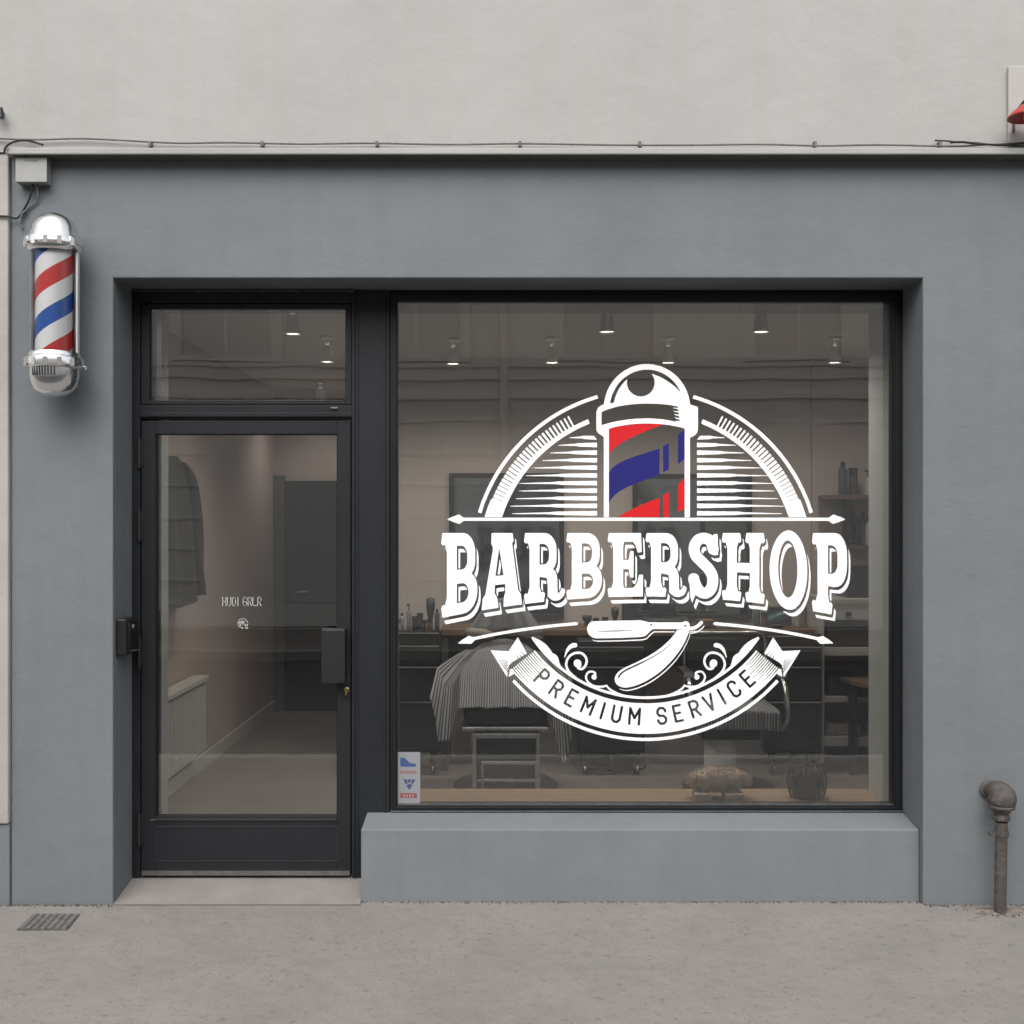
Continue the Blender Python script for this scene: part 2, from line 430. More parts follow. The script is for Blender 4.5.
# ---- arrows
ARROW = newmask()
fillpoly(ARROW, [(460, 517.6), (832, 517.6), (832, 520.8), (460, 520.8)])
for s_ in (0, 1):
    q = [(447, 519.3), (453, 516.6), (459, 514.4), (464, 518), (464, 520.6), (459.5, 524), (453, 521.8)]
    fillpoly(ARROW, [(1292.4-a, b) for a, b in q] if s_ else q)
    c = bez((576.5, 623.6), (541, 626.5), (504, 631.5), (470, 639.6), 16)
    c = [(1291.4-a, b) for a, b in c] if s_ else c
    stroke(ARROW, c, [3.0]*len(c))
    q = [(457.8, 643.4), (462, 640), (468.6, 635.8), (474, 637.4), (474.5, 640.6), (471.2, 643.9)]
    fillpoly(ARROW, [(1291.4-a, b) for a, b in q] if s_ else q)

# ---- razor
rz = newmask()
fillpoly(rz, [(594, 621.2), (620, 620.6), (641, 620.3), (645, 621.2), (648, 622.2), (684, 622.4), (687, 629), (653, 629), (650, 631.2), (645.4, 636), (641, 637), (620, 637.9), (597, 638.4)]+bez((597, 638.4), (584.5, 638), (584, 622), (594, 621.2), 10))
stroke(rz, [(685.4, 625.4), (685.4, 625.5)], 8.6)
stroke(rz, spline([(686, 628), (692, 628.4), (697.3, 626.4), (701.4, 622.6)]), 3.4)
fillpoly(rz, bez((677.5, 629.5), (668, 645), (652, 656), (626, 667), 12)+bez((626, 667), (610, 674), (612, 687), (625.6, 687.8), 10)+bez((625.6, 687.8), (652, 685), (683, 656), (689.4, 629.5), 14))
RAZOR = shaded(rz, 1.4, 3.4, 1.25)
stroke(RAZOR, bez((618.6, 677.5), (620, 668), (650, 664), (671, 643.6), 16), [1.7]*9+[1.5, 1.3, 1.1, .9, .8, .7, .6, .5], False)
stroke(RAZOR, [(598, 631.4), (615, 631), (633, 630.5)], [.5, 1.1, .4], False)
stroke(RAZOR, [(685.3, 625.8), (685.31, 625.8)], 2.2, False); stroke(RAZOR, [(651, 624.8), (651.1, 624.8)], 2.0, False)

# ---- ribbon with PREMIUM SERVICE
C2X, C2Y = 645.5, 561.6
R2 = np.hypot(XX-C2X, YY-C2Y).astype(np.float32); A2 = np.degrees(np.arctan2(XX-C2X, YY-C2Y)).astype(np.float32); AA = np.abs(A2)
RIB = (R2 > 176.2) & (R2 < 179.4) & (AA < 48)
RIB |= (R2 > 141.8) & (R2 < 172.3) & (AA < 51.3)
for k in range(12):
    r_ = 144.5+k*2.35; ln = 9.5-abs(k-4)*.35-(k % 2)*1.8
    w_ = .62-.45*np.clip((51.3-AA)/ln, 0, 1)
    RIB &= ~((np.abs(R2-r_) < w_) & (AA > 51.3-ln) & (AA < 52))
def mir(q, s_): return [(2*C2X-a, b) for a, b in q] if s_ else q
for s_ in (0, 1):
    fillpoly(RIB, mir([(490.4, 650.2), (508.7, 651.2), (517.8, 637.2), (527, 653.6), (512, 662.2), (508.8, 665.4), (507.2, 677.3)], s_))
    fillpoly(RIB, mir([(510, 668.5), (514.6, 673.4), (508.8, 677)], s_))
    for k in range(5):
        stroke(RIB, mir([(497+k*2.4, 658+k*.4), (508-.2*k, 672-k*3.0)], s_), [.3, 1.0], False)
    for k in range(3):
        stroke(RIB, mir([(520.5-k*2.5, 651+k*1.5), (524.5-k*3, 655.6+k*1.5)], s_), [.3, .9], False)
SCR = (R2 > 134.8) & (R2 < 137.4) & (AA < 56.2)
for s_ in (0, 1):
    # leaf lying on the inner arc
    fillpoly(SCR, mir([(532.7, 637.2)]+bez((532.7, 637.2), (542, 640), (549, 646), (552.4, 653.2), 8)+bez((552.4, 653.2), (556, 654), (558.6, 656.5), (559, 661.5), 5)+[(561.5, 668.5), (552, 662), (545, 655)], s_))
    th = [i*9 for i in range(0, 50)]
    def spi(cx, cy, r0, r1, a0, a1, n=40, sy=1):
        return [(cx+(r0+(r1-r0)*t)*math.cos(R(a0+(a1-a0)*t)), cy+sy*(r0+(r1-r0)*t)*math.sin(R(a0+(a1-a0)*t))) for t in [i/n for i in range(n+1)]]
    big = spi(578.6, 662.6, 2.6, 10.2, 70, -185)+spi(578.6, 662.6, 10.2, 14, -185, -225, 8)[1:]
    big = spline([(580.3, 665.6), (578.0, 668.0), (582.5, 668.8), (586.2, 664.0), (586.0, 657.8), (581.5, 653.2), (574.5, 653.2), (568.6, 657.3), (566.2, 664.5), (569.2, 672.0), (577, 679)])
    stroke(SCR, mir(big, s_), 2.3)
    stroke(SCR, mir([(577.4, 663.2), (577.5, 663.4)], s_), 7.6)
    stroke(SCR, mir(bez((575.2, 645.2), (570, 645), (566.5, 650), (564.6, 657.5), 10), s_), [4.4, 4.4, 4.3, 4.1, 3.8, 3.4, 3.0, 2.4, 1.8, 1.2, .6])
    small = spline([(594, 675.6), (595.4, 673.6), (592.6, 671.6), (588.5, 672.2), (586, 676.6), (588, 682), (594, 686), (602, 686.6), (606.6, 685.6)])
    stroke(SCR, mir(small, s_), 2.0)
    stroke(SCR, mir([(594, 677), (594.2, 677.2)], s_), 5.0)
    stroke(SCR, mir(bez((606.6, 685.6), (609, 690), (616, 694), (626, 696.4), 8), s_), [1.4, 1.8, 2, 2.2, 2.4, 2.4, 2.4, 2.4, 2.2])
    stroke(SCR, mir([(588, 683), (597, 688.6), (604, 690.6)], s_), [2.2, 1.6, .8])
FONT = {  # strokes in a 10 x 17 cell
 'P': [[(0, 17), (0, 0), (6, 0), (9, 2.5), (9, 6.5), (6, 9), (0, 9)]],
 'R': [[(0, 17), (0, 0), (6, 0), (9, 2.5), (9, 6.5), (6, 9), (0, 9)], [(4.5, 9), (9, 17)]],
 'E': [[(8, 0), (0, 0), (0, 17), (8, 17)], [(0, 8.3), (6.5, 8.3)]],
 'M': [[(-.6, 17), (-.6, 0), (5, 10.5), (10.6, 0), (10.6, 17)]],
 'I': [[(4.5, 0), (4.5, 17)]],
 'U': [[(0, 0), (0, 14), (2.5, 17), (6.5, 17), (9, 14), (9, 0)]],
 'S': [[(9, 4), (9, 2.5), (6.5, 0), (2.5, 0), (0, 2.5), (0, 6), (2.5, 8.5), (6.5, 8.5), (9, 11), (9, 14.5), (6.5, 17), (2.5, 17), (0, 14.5), (0, 13)]],
 'V': [[(-.5, 0), (4.5, 17), (9.5, 0)]],
 'C': [[(9, 4), (9, 2.5), (6.5, 0), (2.5, 0), (0, 2.5), (0, 14.5), (2.5, 17), (6.5, 17), (9, 14.5), (9, 13)]],
 'H': [[(0, 0), (0, 17)], [(9, 0), (9, 17)], [(0, 8.5), (9, 8.5)]],
 'D': [[(0, 0), (0, 17), (6, 17), (9, 14), (9, 3), (6, 0), (0, 0)]],
 'G': [[(9, 4), (9, 2.5), (6.5, 0), (2.5, 0), (0, 2.5), (0, 14.5), (2.5, 17), (6.5, 17), (9, 14.5), (9, 9), (5, 9)]],
 'L': [[(0, 0), (0, 17), (8, 17)]],
}
words = [('P', -41.7), ('R', -34.9), ('E', -28.4), ('M', -21.8), ('I', -16), ('U', -10.7), ('M', -4.2), ('S', 6.0), ('E', 12.2), ('R', 18.5), ('V', 24.4), ('I', 29.4), ('C', 34.8), ('E', 41.2)]
for ch, a in words:
    a = R(a)
    for st in FONT[ch]:
        pts = []
        for u, v in st:
            rr_ = 147.3+v*.92; uu = (u-4.5)*.86     # tangential offset; letters stand upright along the arc
            pts.append((C2X+rr_*math.sin(a)+uu*math.cos(a), C2Y+rr_*math.cos(a)-uu*math.sin(a)))
        stroke(RIB, pts, 2.5, False)

# ---- tracing masks back into outlines
def trace(mask, tol=.09):
    f = mask.astype(np.float32)
    k = np.array([1, 2, 3, 2, 1], np.float32); k /= k.sum()
    f = np.pad(f, 3)
    f = sum(k[i]*np.roll(f, i-2, 0) for i in range(5)); f = sum(k[i]*np.roll(f, i-2, 1) for i in range(5))
    ins = f > .5
    code = ins[:-1, :-1]*1+ins[:-1, 1:]*2+ins[1:, 1:]*4+ins[1:, :-1]*8
    ys, xs = np.where((code > 0) & (code < 15))
    T = {1:[(3,0)], 2:[(0,1)], 3:[(3,1)], 4:[(1,2)], 5:[(3,0),(1,2)], 6:[(0,2)], 7:[(3,2)], 8:[(2,3)], 9:[(2,0)], 10:[(0,1),(2,3)], 11:[(2,1)], 12:[(1,3)], 13:[(1,0)], 14:[(0,3)]}
    nxt = {}
    def key(y, x, e):
        if e == 0: return (y, x, 0)
        if e == 2: return (y+1, x, 0)
        if e == 3: return (y, x, 1)
        return (y, x+1, 1)
    for y, x in zip(ys.tolist(), xs.tolist()):
        for a, b in T[int(code[y, x])]:
            nxt[key(y, x, a)] = key(y, x, b)
    def pos(k_):
        y, x, t = k_
        if t == 0: a, b = f[y, x], f[y, x+1]; q = (.5-a)/(b-a+1e-12); return (x+q, y)
        a, b = f[y, x], f[y+1, x]; q = (.5-a)/(b-a+1e-12); return (x, y+q)
    loops = []
    while nxt:
        s0, c = nxt.popitem(); lp = [s0]
        while c != s0 and c in nxt:
            lp.append(c); c = nxt.pop(c)
        P = [((pos(q)[0]-3+.5)/S+GX0, (pos(q)[1]-3+.5)/S+GY0) for q in lp]
        if len(P) < 12: continue
        loops.append(P)
    def dp(P, tol):
        P = np.array(P); n = len(P); keep = np.zeros(n, bool); keep[0] = keep[-1] = True; st = [(0, n-1)]
        while st:
            a, b = st.pop()
            if b <= a+1: continue
            d = P[b]-P[a]; l = np.hypot(*d)+1e-9; seg = P[a+1:b]-P[a]
            dist = np.abs(seg[:, 0]*d[1]-seg[:, 1]*d[0])/l if l > 1e-6 else np.hypot(seg[:, 0], seg[:, 1])
            i = int(dist.argmax())
            if dist[i] > tol: k_ = a+1+i; keep[k_] = True; st += [(a, k_), (k_, b)]
        return [tuple(p) for p in P[keep]]
    out = []
    for P in loops:
        h = len(P)//2
        q = dp(P[:h+1], tol)[:-1]+dp(P[h:]+[P[0]], tol)[:-1]
        if len(q) >= 3: out.append(q)
    return out
def vinyl(name, loops, to3, m, parent, thick=.0004):
    cu = bpy.data.curves.new(name, 'CURVE'); cu.dimensions = '2D'; cu.fill_mode = 'BOTH'; cu.extrude = thick/2
    for P in loops:
        sp_ = cu.splines.new('POLY'); sp_.points.add(len(P)-1); sp_.use_cyclic_u = True
        for i, p in enumerate(P):
            x, y = to3(*p); sp_.points[i].co = (x, y, 0, 1)
    tmp = bpy.data.objects.new('tmp', cu); COL.objects.link(tmp)
    dg = bpy.context.evaluated_depsgraph_get(); dg.update()
    me = bpy.data.meshes.new_from_object(tmp.evaluated_get(dg)); me.name = name
    bpy.data.objects.remove(tmp); bpy.data.curves.remove(cu)
    me.materials.clear(); me.materials.append(m)
    me.transform(Matrix.Rotation(R(90), 4, 'X'))   # local x right, y up -> x right, z up, facing -y
    o = bpy.data.objects.new(name, me); COL.objects.link(o); o.parent = parent
    return o
# ---------------------------------------------------------------- palette
GREY = mat('grey_render', (0.166, 0.179, 0.190), .82, var=.07, vscale=1.6, bump=.22, bscale=45, spots=((.140, .152, .160), 2.6, .62, .2), spec=.3, streak=.04)
GREYSILL = mat('grey_sill_paint', (0.182, 0.195, 0.206), .7, var=.05, vscale=3, bump=.2, bscale=60, spec=.3, streak=.045)
CREAM = mat('cream_render', (0.362, 0.357, 0.343), .85, var=.05, vscale=1.1, bump=.18, bscale=30, spots=((.315, .31, .297), 1.8, .6, .22), spec=.3, streak=.02)
CREAM2 = mat('old_cream_render', (0.37, 0.355, 0.33), .85, var=.08, vscale=3, bump=.3, bscale=30, spec=.3)
LEDGE = mat('ledge_paint', (0.345, 0.34, 0.325), .75, var=.08, vscale=5, bump=.15, bscale=50, stretch=(.35, 1, 1))
CONC = mat('old_concrete', (0.16, 0.155, 0.145), .9, var=.2, vscale=8, bump=.4, bscale=50)
FRAME = mat('charcoal_frame', (0.018, 0.0195, 0.022), .5, spec=.22, var=.12, vscale=4, bump=.03, bscale=200)
FRAMED = mat('charcoal_frame_dark', (0.013, 0.0135, 0.015), .45, spec=.25, var=.12, vscale=4)
ALU = mat('worn_aluminium', (0.30, 0.30, 0.30), .4, metal=1, var=.2, vscale=25)
BLACK = mat('black_plastic', (0.013, 0.013, 0.014), .35)
RUBBER = mat('black_rubber', (0.012, 0.012, 0.012), .7)
CHROME = mat('chrome', (0.80, 0.80, 0.80), .19, metal=1)
CHROMEW = mat('worn_chrome', (0.55, 0.55, 0.55), .28, metal=1, var=.2, vscale=20)
BRASS = mat('brass', (0.42, 0.34, 0.18), .3, metal=1)
GLASS = glass('shop_glass', 1.85)
TUBEG = glass('clear_tube', 1.35, (.97, .97, .97))
PAVE = mat('pavement', (0.245, 0.228, 0.213), .9, var=.08, vscale=2.3, bump=.6, bscale=140, spots=((.170, .158, .148), 34, .57, .12), spec=.3, streak=.07)
SLAB = mat('threshold_slab', (0.245, 0.225, 0.21), .85, var=.10, vscale=5, bump=.35, bscale=90, spots=((.20, .183, .17), 14, .6, .15), spec=.3)
ASPH = mat('asphalt', (0.06, 0.06, 0.062), .9, var=.25, vscale=20, bump=.5, bscale=90)
KERB = mat('kerb_stone', (0.30, 0.29, 0.27), .85, var=.12, vscale=6, bump=.3)
TAUPE = mat('taupe_wall', (0.46, 0.41, 0.375), .9, var=.03, vscale=2)
TAUPED = mat('rose_taupe_wall', (0.44, 0.37, 0.345), .9, var=.04, vscale=2)
WHITEW = mat('white_reveal', (0.50, 0.53, 0.52), .8, var=.03, vscale=3)
CEIL = mat('ceiling_paint', (0.82, 0.80, 0.77), .9)
FLOORM = mat('screed_floor', (0.185, 0.165, 0.148), .55, var=.12, vscale=2.5, bump=.05)
WOOD = mat('pale_wood', (0.40, 0.29, 0.18), .55, col2=(.30, .21, .125), vscale=5, stretch=(.5, 9, 9), bump=.05, bscale=30)
WOODD = mat('counter_wood', (0.20, 0.135, 0.095), .5, col2=(.14, .09, .065), vscale=5, stretch=(.6, 9, 9))
DARKCAB = mat('charcoal_laminate', (0.022, 0.022, 0.024), .3)
LEATH = mat('black_leather', (0.018, 0.018, 0.019), .42, bump=.15, bscale=120)
SKIRT = mat('white_skirting', (0.5, 0.49, 0.47), .5)
RADM = mat('radiator_enamel', (0.55, 0.54, 0.51), .4)
VW = mat('white_vinyl', (0.93, 0.93, 0.93), .5, spec=.3)
VR = mat('red_vinyl', (0.60, 0.010, 0.014), .5, spec=.3)
VB = mat('blue_vinyl', (0.014, 0.013, 0.15), .5, spec=.3)

# ---------------------------------------------------------------- ground
ZP = -0.045
XL0, XR0 = PX(113, 0), PX(361, .0)
def struct(name, mb, m, **k):
    o = mb.build(name, m, **k); o['kind'] = 'structure'; return o
struct('ground', MB().box(-90, 90, -90, 60, -.6, -.33), ASPH)
g = MB().grid(lambda u, v: (-40+80*u, -2.75+2.75*v, ZP+.012*(v-1)*1.0), 2, 2)
pv = MB()
pv.hexa([(-40, -2.62, -.3), (40, -2.62, -.3), (40, 0.04, -.3), (-40, 0.04, -.3), (-40, -2.62, ZP-.02), (40, -2.62, ZP-.02), (40, 0.04, ZP), (-40, 0.04, ZP)])
struct('pavement', pv, PAVE)
struct('kerb', MB().box(-40, 40, -2.78, -2.623, -.3, ZP-.022), KERB, bevel=.012)
struct('road', MB().box(-40, 40, -9.2, -2.783, -.3, -.175), ASPH)
struct('far_kerb', MB().box(-40, 40, -9.36, -9.203, -.3, -.05), KERB, bevel=.012)
struct('far_pavement', MB().box(-40, 40, -12.1, -9.363, -.3, -.055), PAVE)

jt = mat('joint_dirt', (.07, .062, .055), .95, var=.3, vscale=30)
struct('pavement_joint', MB().box(XL0, XR0, -.006, -.0005, ZP-.02, ZP+.0012), jt)
# threshold slab sloping up to the door, with its joint
XL, XR = PX(113, 0), PX(923, 0)           # opening sides
ZT = PZ(278, 0)                           # soffit
SX0, SX1 = PX(361, .04), PX(919, .04)     # stall riser ends
th = MB()
th.hexa([(XL, -.0, -.2), (SX0, -.0, -.2), (SX0, .33, -.2), (XL, .33, -.2), (XL, .0, ZP+.004), (SX0, .0, ZP+.004), (SX0, .33, .0), (XL, .33, .0)])
struct('threshold', th, SLAB)

# ---------------------------------------------------------------- the shop building
B = thing('shop_building', 'grey rendered barbershop front with cream upper storey, dark framed door and display window', 'building')
YW = .27
xl, xr = PX(11, 0), 7.0
w = MB()
w.prism([(xl, -.3), (XL, -.3), (XL, ZT), (XR, ZT), (XR, -.3), (xr, -.3), (xr, 3.16), (xl, 3.16)], 0, YW+.06)
w.build('facade_wall', GREY, B, bevel=.006)
# upper storey
ZC0 = PZ(154, -CRN); ZC1 = PZ(147.5, -CRN)
uw = MB(); uw.box(-9, xr, -.03, .33, 3.163, 8.2); uw.build('upper_wall', CREAM, B)
u2 = MB()
u2.box(PX(5, -CRN), xr, -CRN, -.032, ZC0, ZC1)
u2.hexa([(PX(5, -CRN)+.012, -CRN+.015, ZC1), (xr, -CRN+.015, ZC1), (xr, -.032, ZC1), (PX(5, -CRN)+.012, -.032, ZC1),
         (PX(5, -CRN)+.012, -CRN+.035, ZC1+.008), (xr, -CRN+.035, ZC1+.008), (xr, -.032, ZC1+.012), (PX(5, -CRN)+.012, -.032, ZC1+.012)])
u2.build('cornice', LEDGE, B, bevel=.004)
MB().box(PX(5, -CRN)+.02, xr, -CRN+.002, -.002, ZC0-.002, 3.1605).box(-9, xr, -.03, .33, 3.1615, 3.1625).build('cornice_soffit', mat('soffit_shade', (.09, .09, .087), .8, var=.2, vscale=8), B)  # underside coloured dark to paint in the shade below the ledge
# shell that closes the shop
sh = MB()
sh.box(-9, xr, .335, 6, 2.95, 8.2)
sh.box(3.0, xr, .335, 6, -.3, 2.95)
sh.box(-9, -2.12, .405, 6, -.3, 2.95)
sh.box(-2.12, 3.0, 5.0, 6, -.3, 2.95)
sh.build('building_core', CREAM, B)
# stall riser
SZF, SZB = PZ(829.5, .04), PZ(812.5, .25)
rs = MB()
rs.prism_axis([(.04, -.3), (.64, -.3), (.64, .27), (.34, .27), (.34, SZB), (.25, SZB), (.04, SZF)], SX0, XR-.001, 'x')
rs.build('stall_riser', GREYSILL, B, bevel=.005)

# ---- frames
F0, F1 = .25, .33
def fx(px): return PX(px, F0)
def fz(py): return PZ(py, F0)
dfm = MB()
dfm.box(XL+.001, fx(140), F0, F1, -.003, ZT-.001)                     # left jamb
dfm.box(fx(140), fx(352), F0, F1, fz(303), ZT-.001)                   # head
dfm.box(fx(140), fx(352), F0, F1, fz(419), fz(405))                   # transom bar
dfm.box(fx(352), fx(389.5), F0, F1, -.003, ZT-.001)                   # post
dfm.box(fx(140), fx(352), F0-.012, F0+.002, fz(417), fz(412.5))       # drip bead
dfm.box(fx(357.5), fx(359), F0-.004, F0+.01, 0, fz(292))
dfm.box(fx(384), fx(386), F0-.006, F0+.01, fz(812), fz(292))
dfm.box(fx(352), fx(355), F0-.008, F0+.01, 0, fz(292))
dfm.box(fx(133.5), fx(135), F0-.005, F0+.01, 0, fz(292))
dfo = dfm.build('door_frame', FRAME, B, bevel=.002)
# transom light
tr = MB()
a0, a1, b0, b1 = fx(140.5), fx(351.5), fz(404.5), fz(303.5)
i0, i1, j0, j1 = fx(149), fx(345), fz(400), fz(308)
def ring(mb, a0, a1, b0, b1, i0, i1, j0, j1, y0, y1):
    mb.box(a0, i0, y0, y1, b0, b1); mb.box(i1, a1, y0, y1, b0, b1); mb.box(i0, i1, y0, y1, b0, j0); mb.box(i0, i1, y0, y1, j1, b1)
ring(tr, a0, a1, b0, b1, i0, i1, j0, j1, F0+.006, F1-.002)
tro = tr.build('transom_window', FRAME, B, bevel=.003)
MB().box(i0-.004, i1+.004, F0+.022, F0+.028, j0-.004, j1+.004).build('glass_pane', GLASS, tro)
# slim rail above the door head
rl = MB(); rl.box(fx(137), fx(352), F0-.02, F0-.002, fz(292.4), fz(290.6))
for p in (137, 200, 262, 300, 352): rl.box(fx(p)-.012, fx(p)+.012, F0-.026, F0-.002, fz(293.6), fz(289.9))
rl.build('head_rail', mat('rail_metal', (.10, .095, .09), .45, metal=.8, var=.3, vscale=30), B)

# ---- door
D = MB()
da0, da1, db0, db1 = fx(141), fx(350.5), .002, fz(420.5)
gi0, gi1, gj0, gj1 = fx(155), fx(337), fz(817), fz(434)
yd0, yd1 = F0+.004, F0+.054
D.box(da0, gi0, yd0, yd1, db0, db1); D.box(gi1, da1, yd0, yd1, db0, db1)
D.box(gi0, gi1, yd0, yd1, gj1, db1); D.box(gi0, gi1, yd0, yd1, db0, gj0)
door = D.build('door', FRAME, B, bevel=.0025)
MB().box(gi0-.004, gi1+.004, yd0+.022, yd0+.028, gj0-.004, gj1+.004).build('glass_pane', GLASS, door)
bd = MB(); ring(bd, gi0, gi1, gj0, gj1, gi0+.003, gi1-.003, gj0+.003, gj1-.003, yd0+.004, yd0+.0215)
bd.build('glazing_bead', FRAMED, door, bevel=.001)
pn = MB(); 
pz0, pz1, q0, q1 = fz(861.5), fz(826.5), fx(155.5), fx(338)
ring(pn, q0, q1, pz0, pz1, q0+.004, q1-.004, pz0+.004, pz1-.004, yd0-.003, yd0+.002)
pn.box(gi0, gi1, yd0-.006, yd0+.002, fz(820.5), fz(818.5))
pn.build('kick_panel', mat('frame_edge', (.032, .034, .037), .45), door)
MB().box(da0+.003, da1-.003, yd0-.009, yd0+.001, .006, fz(870.5)).build('weather_strip', ALU, door)
hb = MB()
for t0, t1 in ((438, 468), (510, 541), (637, 668), (813, 846)):
    h = MB(); zc0, zc1 = fz(t1), fz(t0)
    h.cyl((fx(139.6), yd0-.012, zc0), (fx(139.6), yd0-.012, zc1), .0085, seg=12)
    for q in (.33, .66): h.cyl((fx(139.6), yd0-.012, zc0+(zc1-zc0)*q-.003), (fx(139.6), yd0-.012, zc0+(zc1-zc0)*q+.003), .0098, seg=12)
    h.box(fx(137), fx(143), yd0-.006, yd0+.003, zc0+.01, zc1-.01)
    h.build('hinge', mat('hinge_metal', (.05, .05, .052), .35, metal=.6), door, smooth='auto')
# flat box pull handle
hd = MB()
hx0, hx1, hz0, hz1 = PX(321.5, .19), PX(345, .19), PZ(683, .19), PZ(630, .19)
hd.box(hx0, hx1, .185, .196, hz0, hz1)
hd.box(hx1-.014, hx1, .196, yd0-.001, hz0+.02, hz1-.0)
hd.box(hx0, hx1, .185, yd0-.03, hz1, hz1+.006)
hd.build('handle', mat('handle_metal', (.026, .025, .027), .38, metal=.3, var=.15, vscale=8), door, bevel=.002)
lk = MB(); kx, kz = PX(346.5, .245), PZ(690, .245)
lk.lathe([(.0125, 0), (.0125, .008), (.009, .011)], (kx, yd0, kz), (0, -1, 0), 20)
lk.box(kx-.0045, kx+.0045, .228, yd0, kz-.022, kz+.006)
lk.build('lock_cylinder', BRASS, door, smooth='auto')
MB().box(fx(150), fx(158), yd0-.002, yd0+.001, fz(820.6), fz(819.4)).build('maker_plate', ALU, door)
MB().box(fx(331), fx(338), F0-.014, F0-.011, fz(408.6), fz(407.2)).build('maker_plate', ALU, dfo)

# ---- display window frame
wf = MB()
W0, W1 = F0+.006, F1
wa0, wa1, wb0, wb1 = fx(390), XR-.001, fz(811.5), ZT-.001
wi0, wi1, wj0, wj1 = PX(397.5, .27), PX(893, .27), PZ(804.5, .27), PZ(302, .27)
ring(wf, wa0, wa1, wb0, wb1, wi0, wi1, wj0, wj1, W0, W1)
ring(wf, wa0+.012, wa1-.014, wb0+.008, wb1-.02, wi0-.006, wi1+.006, wj0-.006, wj1+.006, W0-.007, W0+.002)
dw = wf.build('display_window', FRAMED, B, bevel=.002)
MB().box(wi0-.004, wi1+.004, .272, .278, wj0-.004, wj1+.004).build('glass_pane', GLASS, dw)
MB().box(wi0, wi1, .262, .2715, wj0-.002, wj0+.005).box(wa0+.004, wa1-.004, W0-.014, W0-.001, wb0-.001, wb0+.006).build('glazing_bead', ALU, dw)
# inner lining of the opening
YI = .63
ln = MB()
ln.box(wi1, 2.99, F1+.003, YI, -.1, 2.93)                               # right of the window
ln.box(-2.1, wi1-.001, F1+.003, YI, wj1+.012, 2.93)                      # above
ln.build('window_reveal', WHITEW, B)
MB().box(-2.1, gi0+.004, F1+.073, F1+.11, -.1, 2.6).box(gi0-.02, gi0+.004, F1+.003, F1+.07, 0, 2.55).build('door_reveal', WHITEW, B)
MB().box(fx(354), PX(397, .33), F1+.003, .42, -.05, 2.58).box(SX0+.01, wi1-.001, .642, .66, -.05, .268).build('inner_pier', WHITEW, B)

# ---------------------------------------------------------------- the room
BY = 2.95
struct('floor', MB().box(-2.1, 2.99, F1+.004, 4.99, -.1, .0), FLOORM)
struct('ceiling', MB().box(-2.1, 2.99, F1+.006, 4.99, 2.70, 2.90), CEIL)
XC = PX(345, BY)
iw = MB(); iw.box(XC, PX(811, BY), BY, BY+.12, 0, 2.699); iw.box(XC, XC+.12, BY+.121, 4.98, 0, 2.699)
iw.build('interior_wall', TAUPE, B)
MB().box(PX(811, BY), 2.6, BY-.03, BY+.1, 0, 2.699).box(2.6, 2.7, .64, BY+.1, 0, 2.699).build('interior_wall', TAUPED, B)
MB().box(-2.11, -2.0, .45, 4.98, 0, 2.699).box(-1.999, XC-.001, 4.86, 4.98, 0, 2.699).build('interior_wall', TAUPED, B)
MB().box(-1.999, -1.985, .45, 4.855, 0, .09).box(XC+.005, PX(811, BY)-.01, BY-.014, BY-.001, 0, .09).build('skirting_board', SKIRT, B)
sill = MB().box(PX(391, .34), wi1-.002, F1+.004, .655, .271, .302); sill.build('wooden_sill_board', WOOD, B, bevel=.003)
# dark door at the end of the corridor
dd = MB(); X0, X1 = PX(285, 4.83), XC-.004
dd.box(X0, X1, 4.80, 4.855, .0, PZ(481, 4.83)); dko = dd.build('back_door', DARKCAB, B)
MB().box(X0-.11, X0-.001, 4.79, 4.855, 0, PZ(478, 4.83)+.02).build('door_casing', mat('casing', (.10, .105, .10), .6), B)
MB().cyl((X0+.1, 4.79, 1.0), (X0+.1, 4.74, 1.0), .012).cyl((X0+.1, 4.74, 1.0), (X0+.22, 4.74, 1.0), .011).build('handle', CHROMEW, dko, smooth=True)

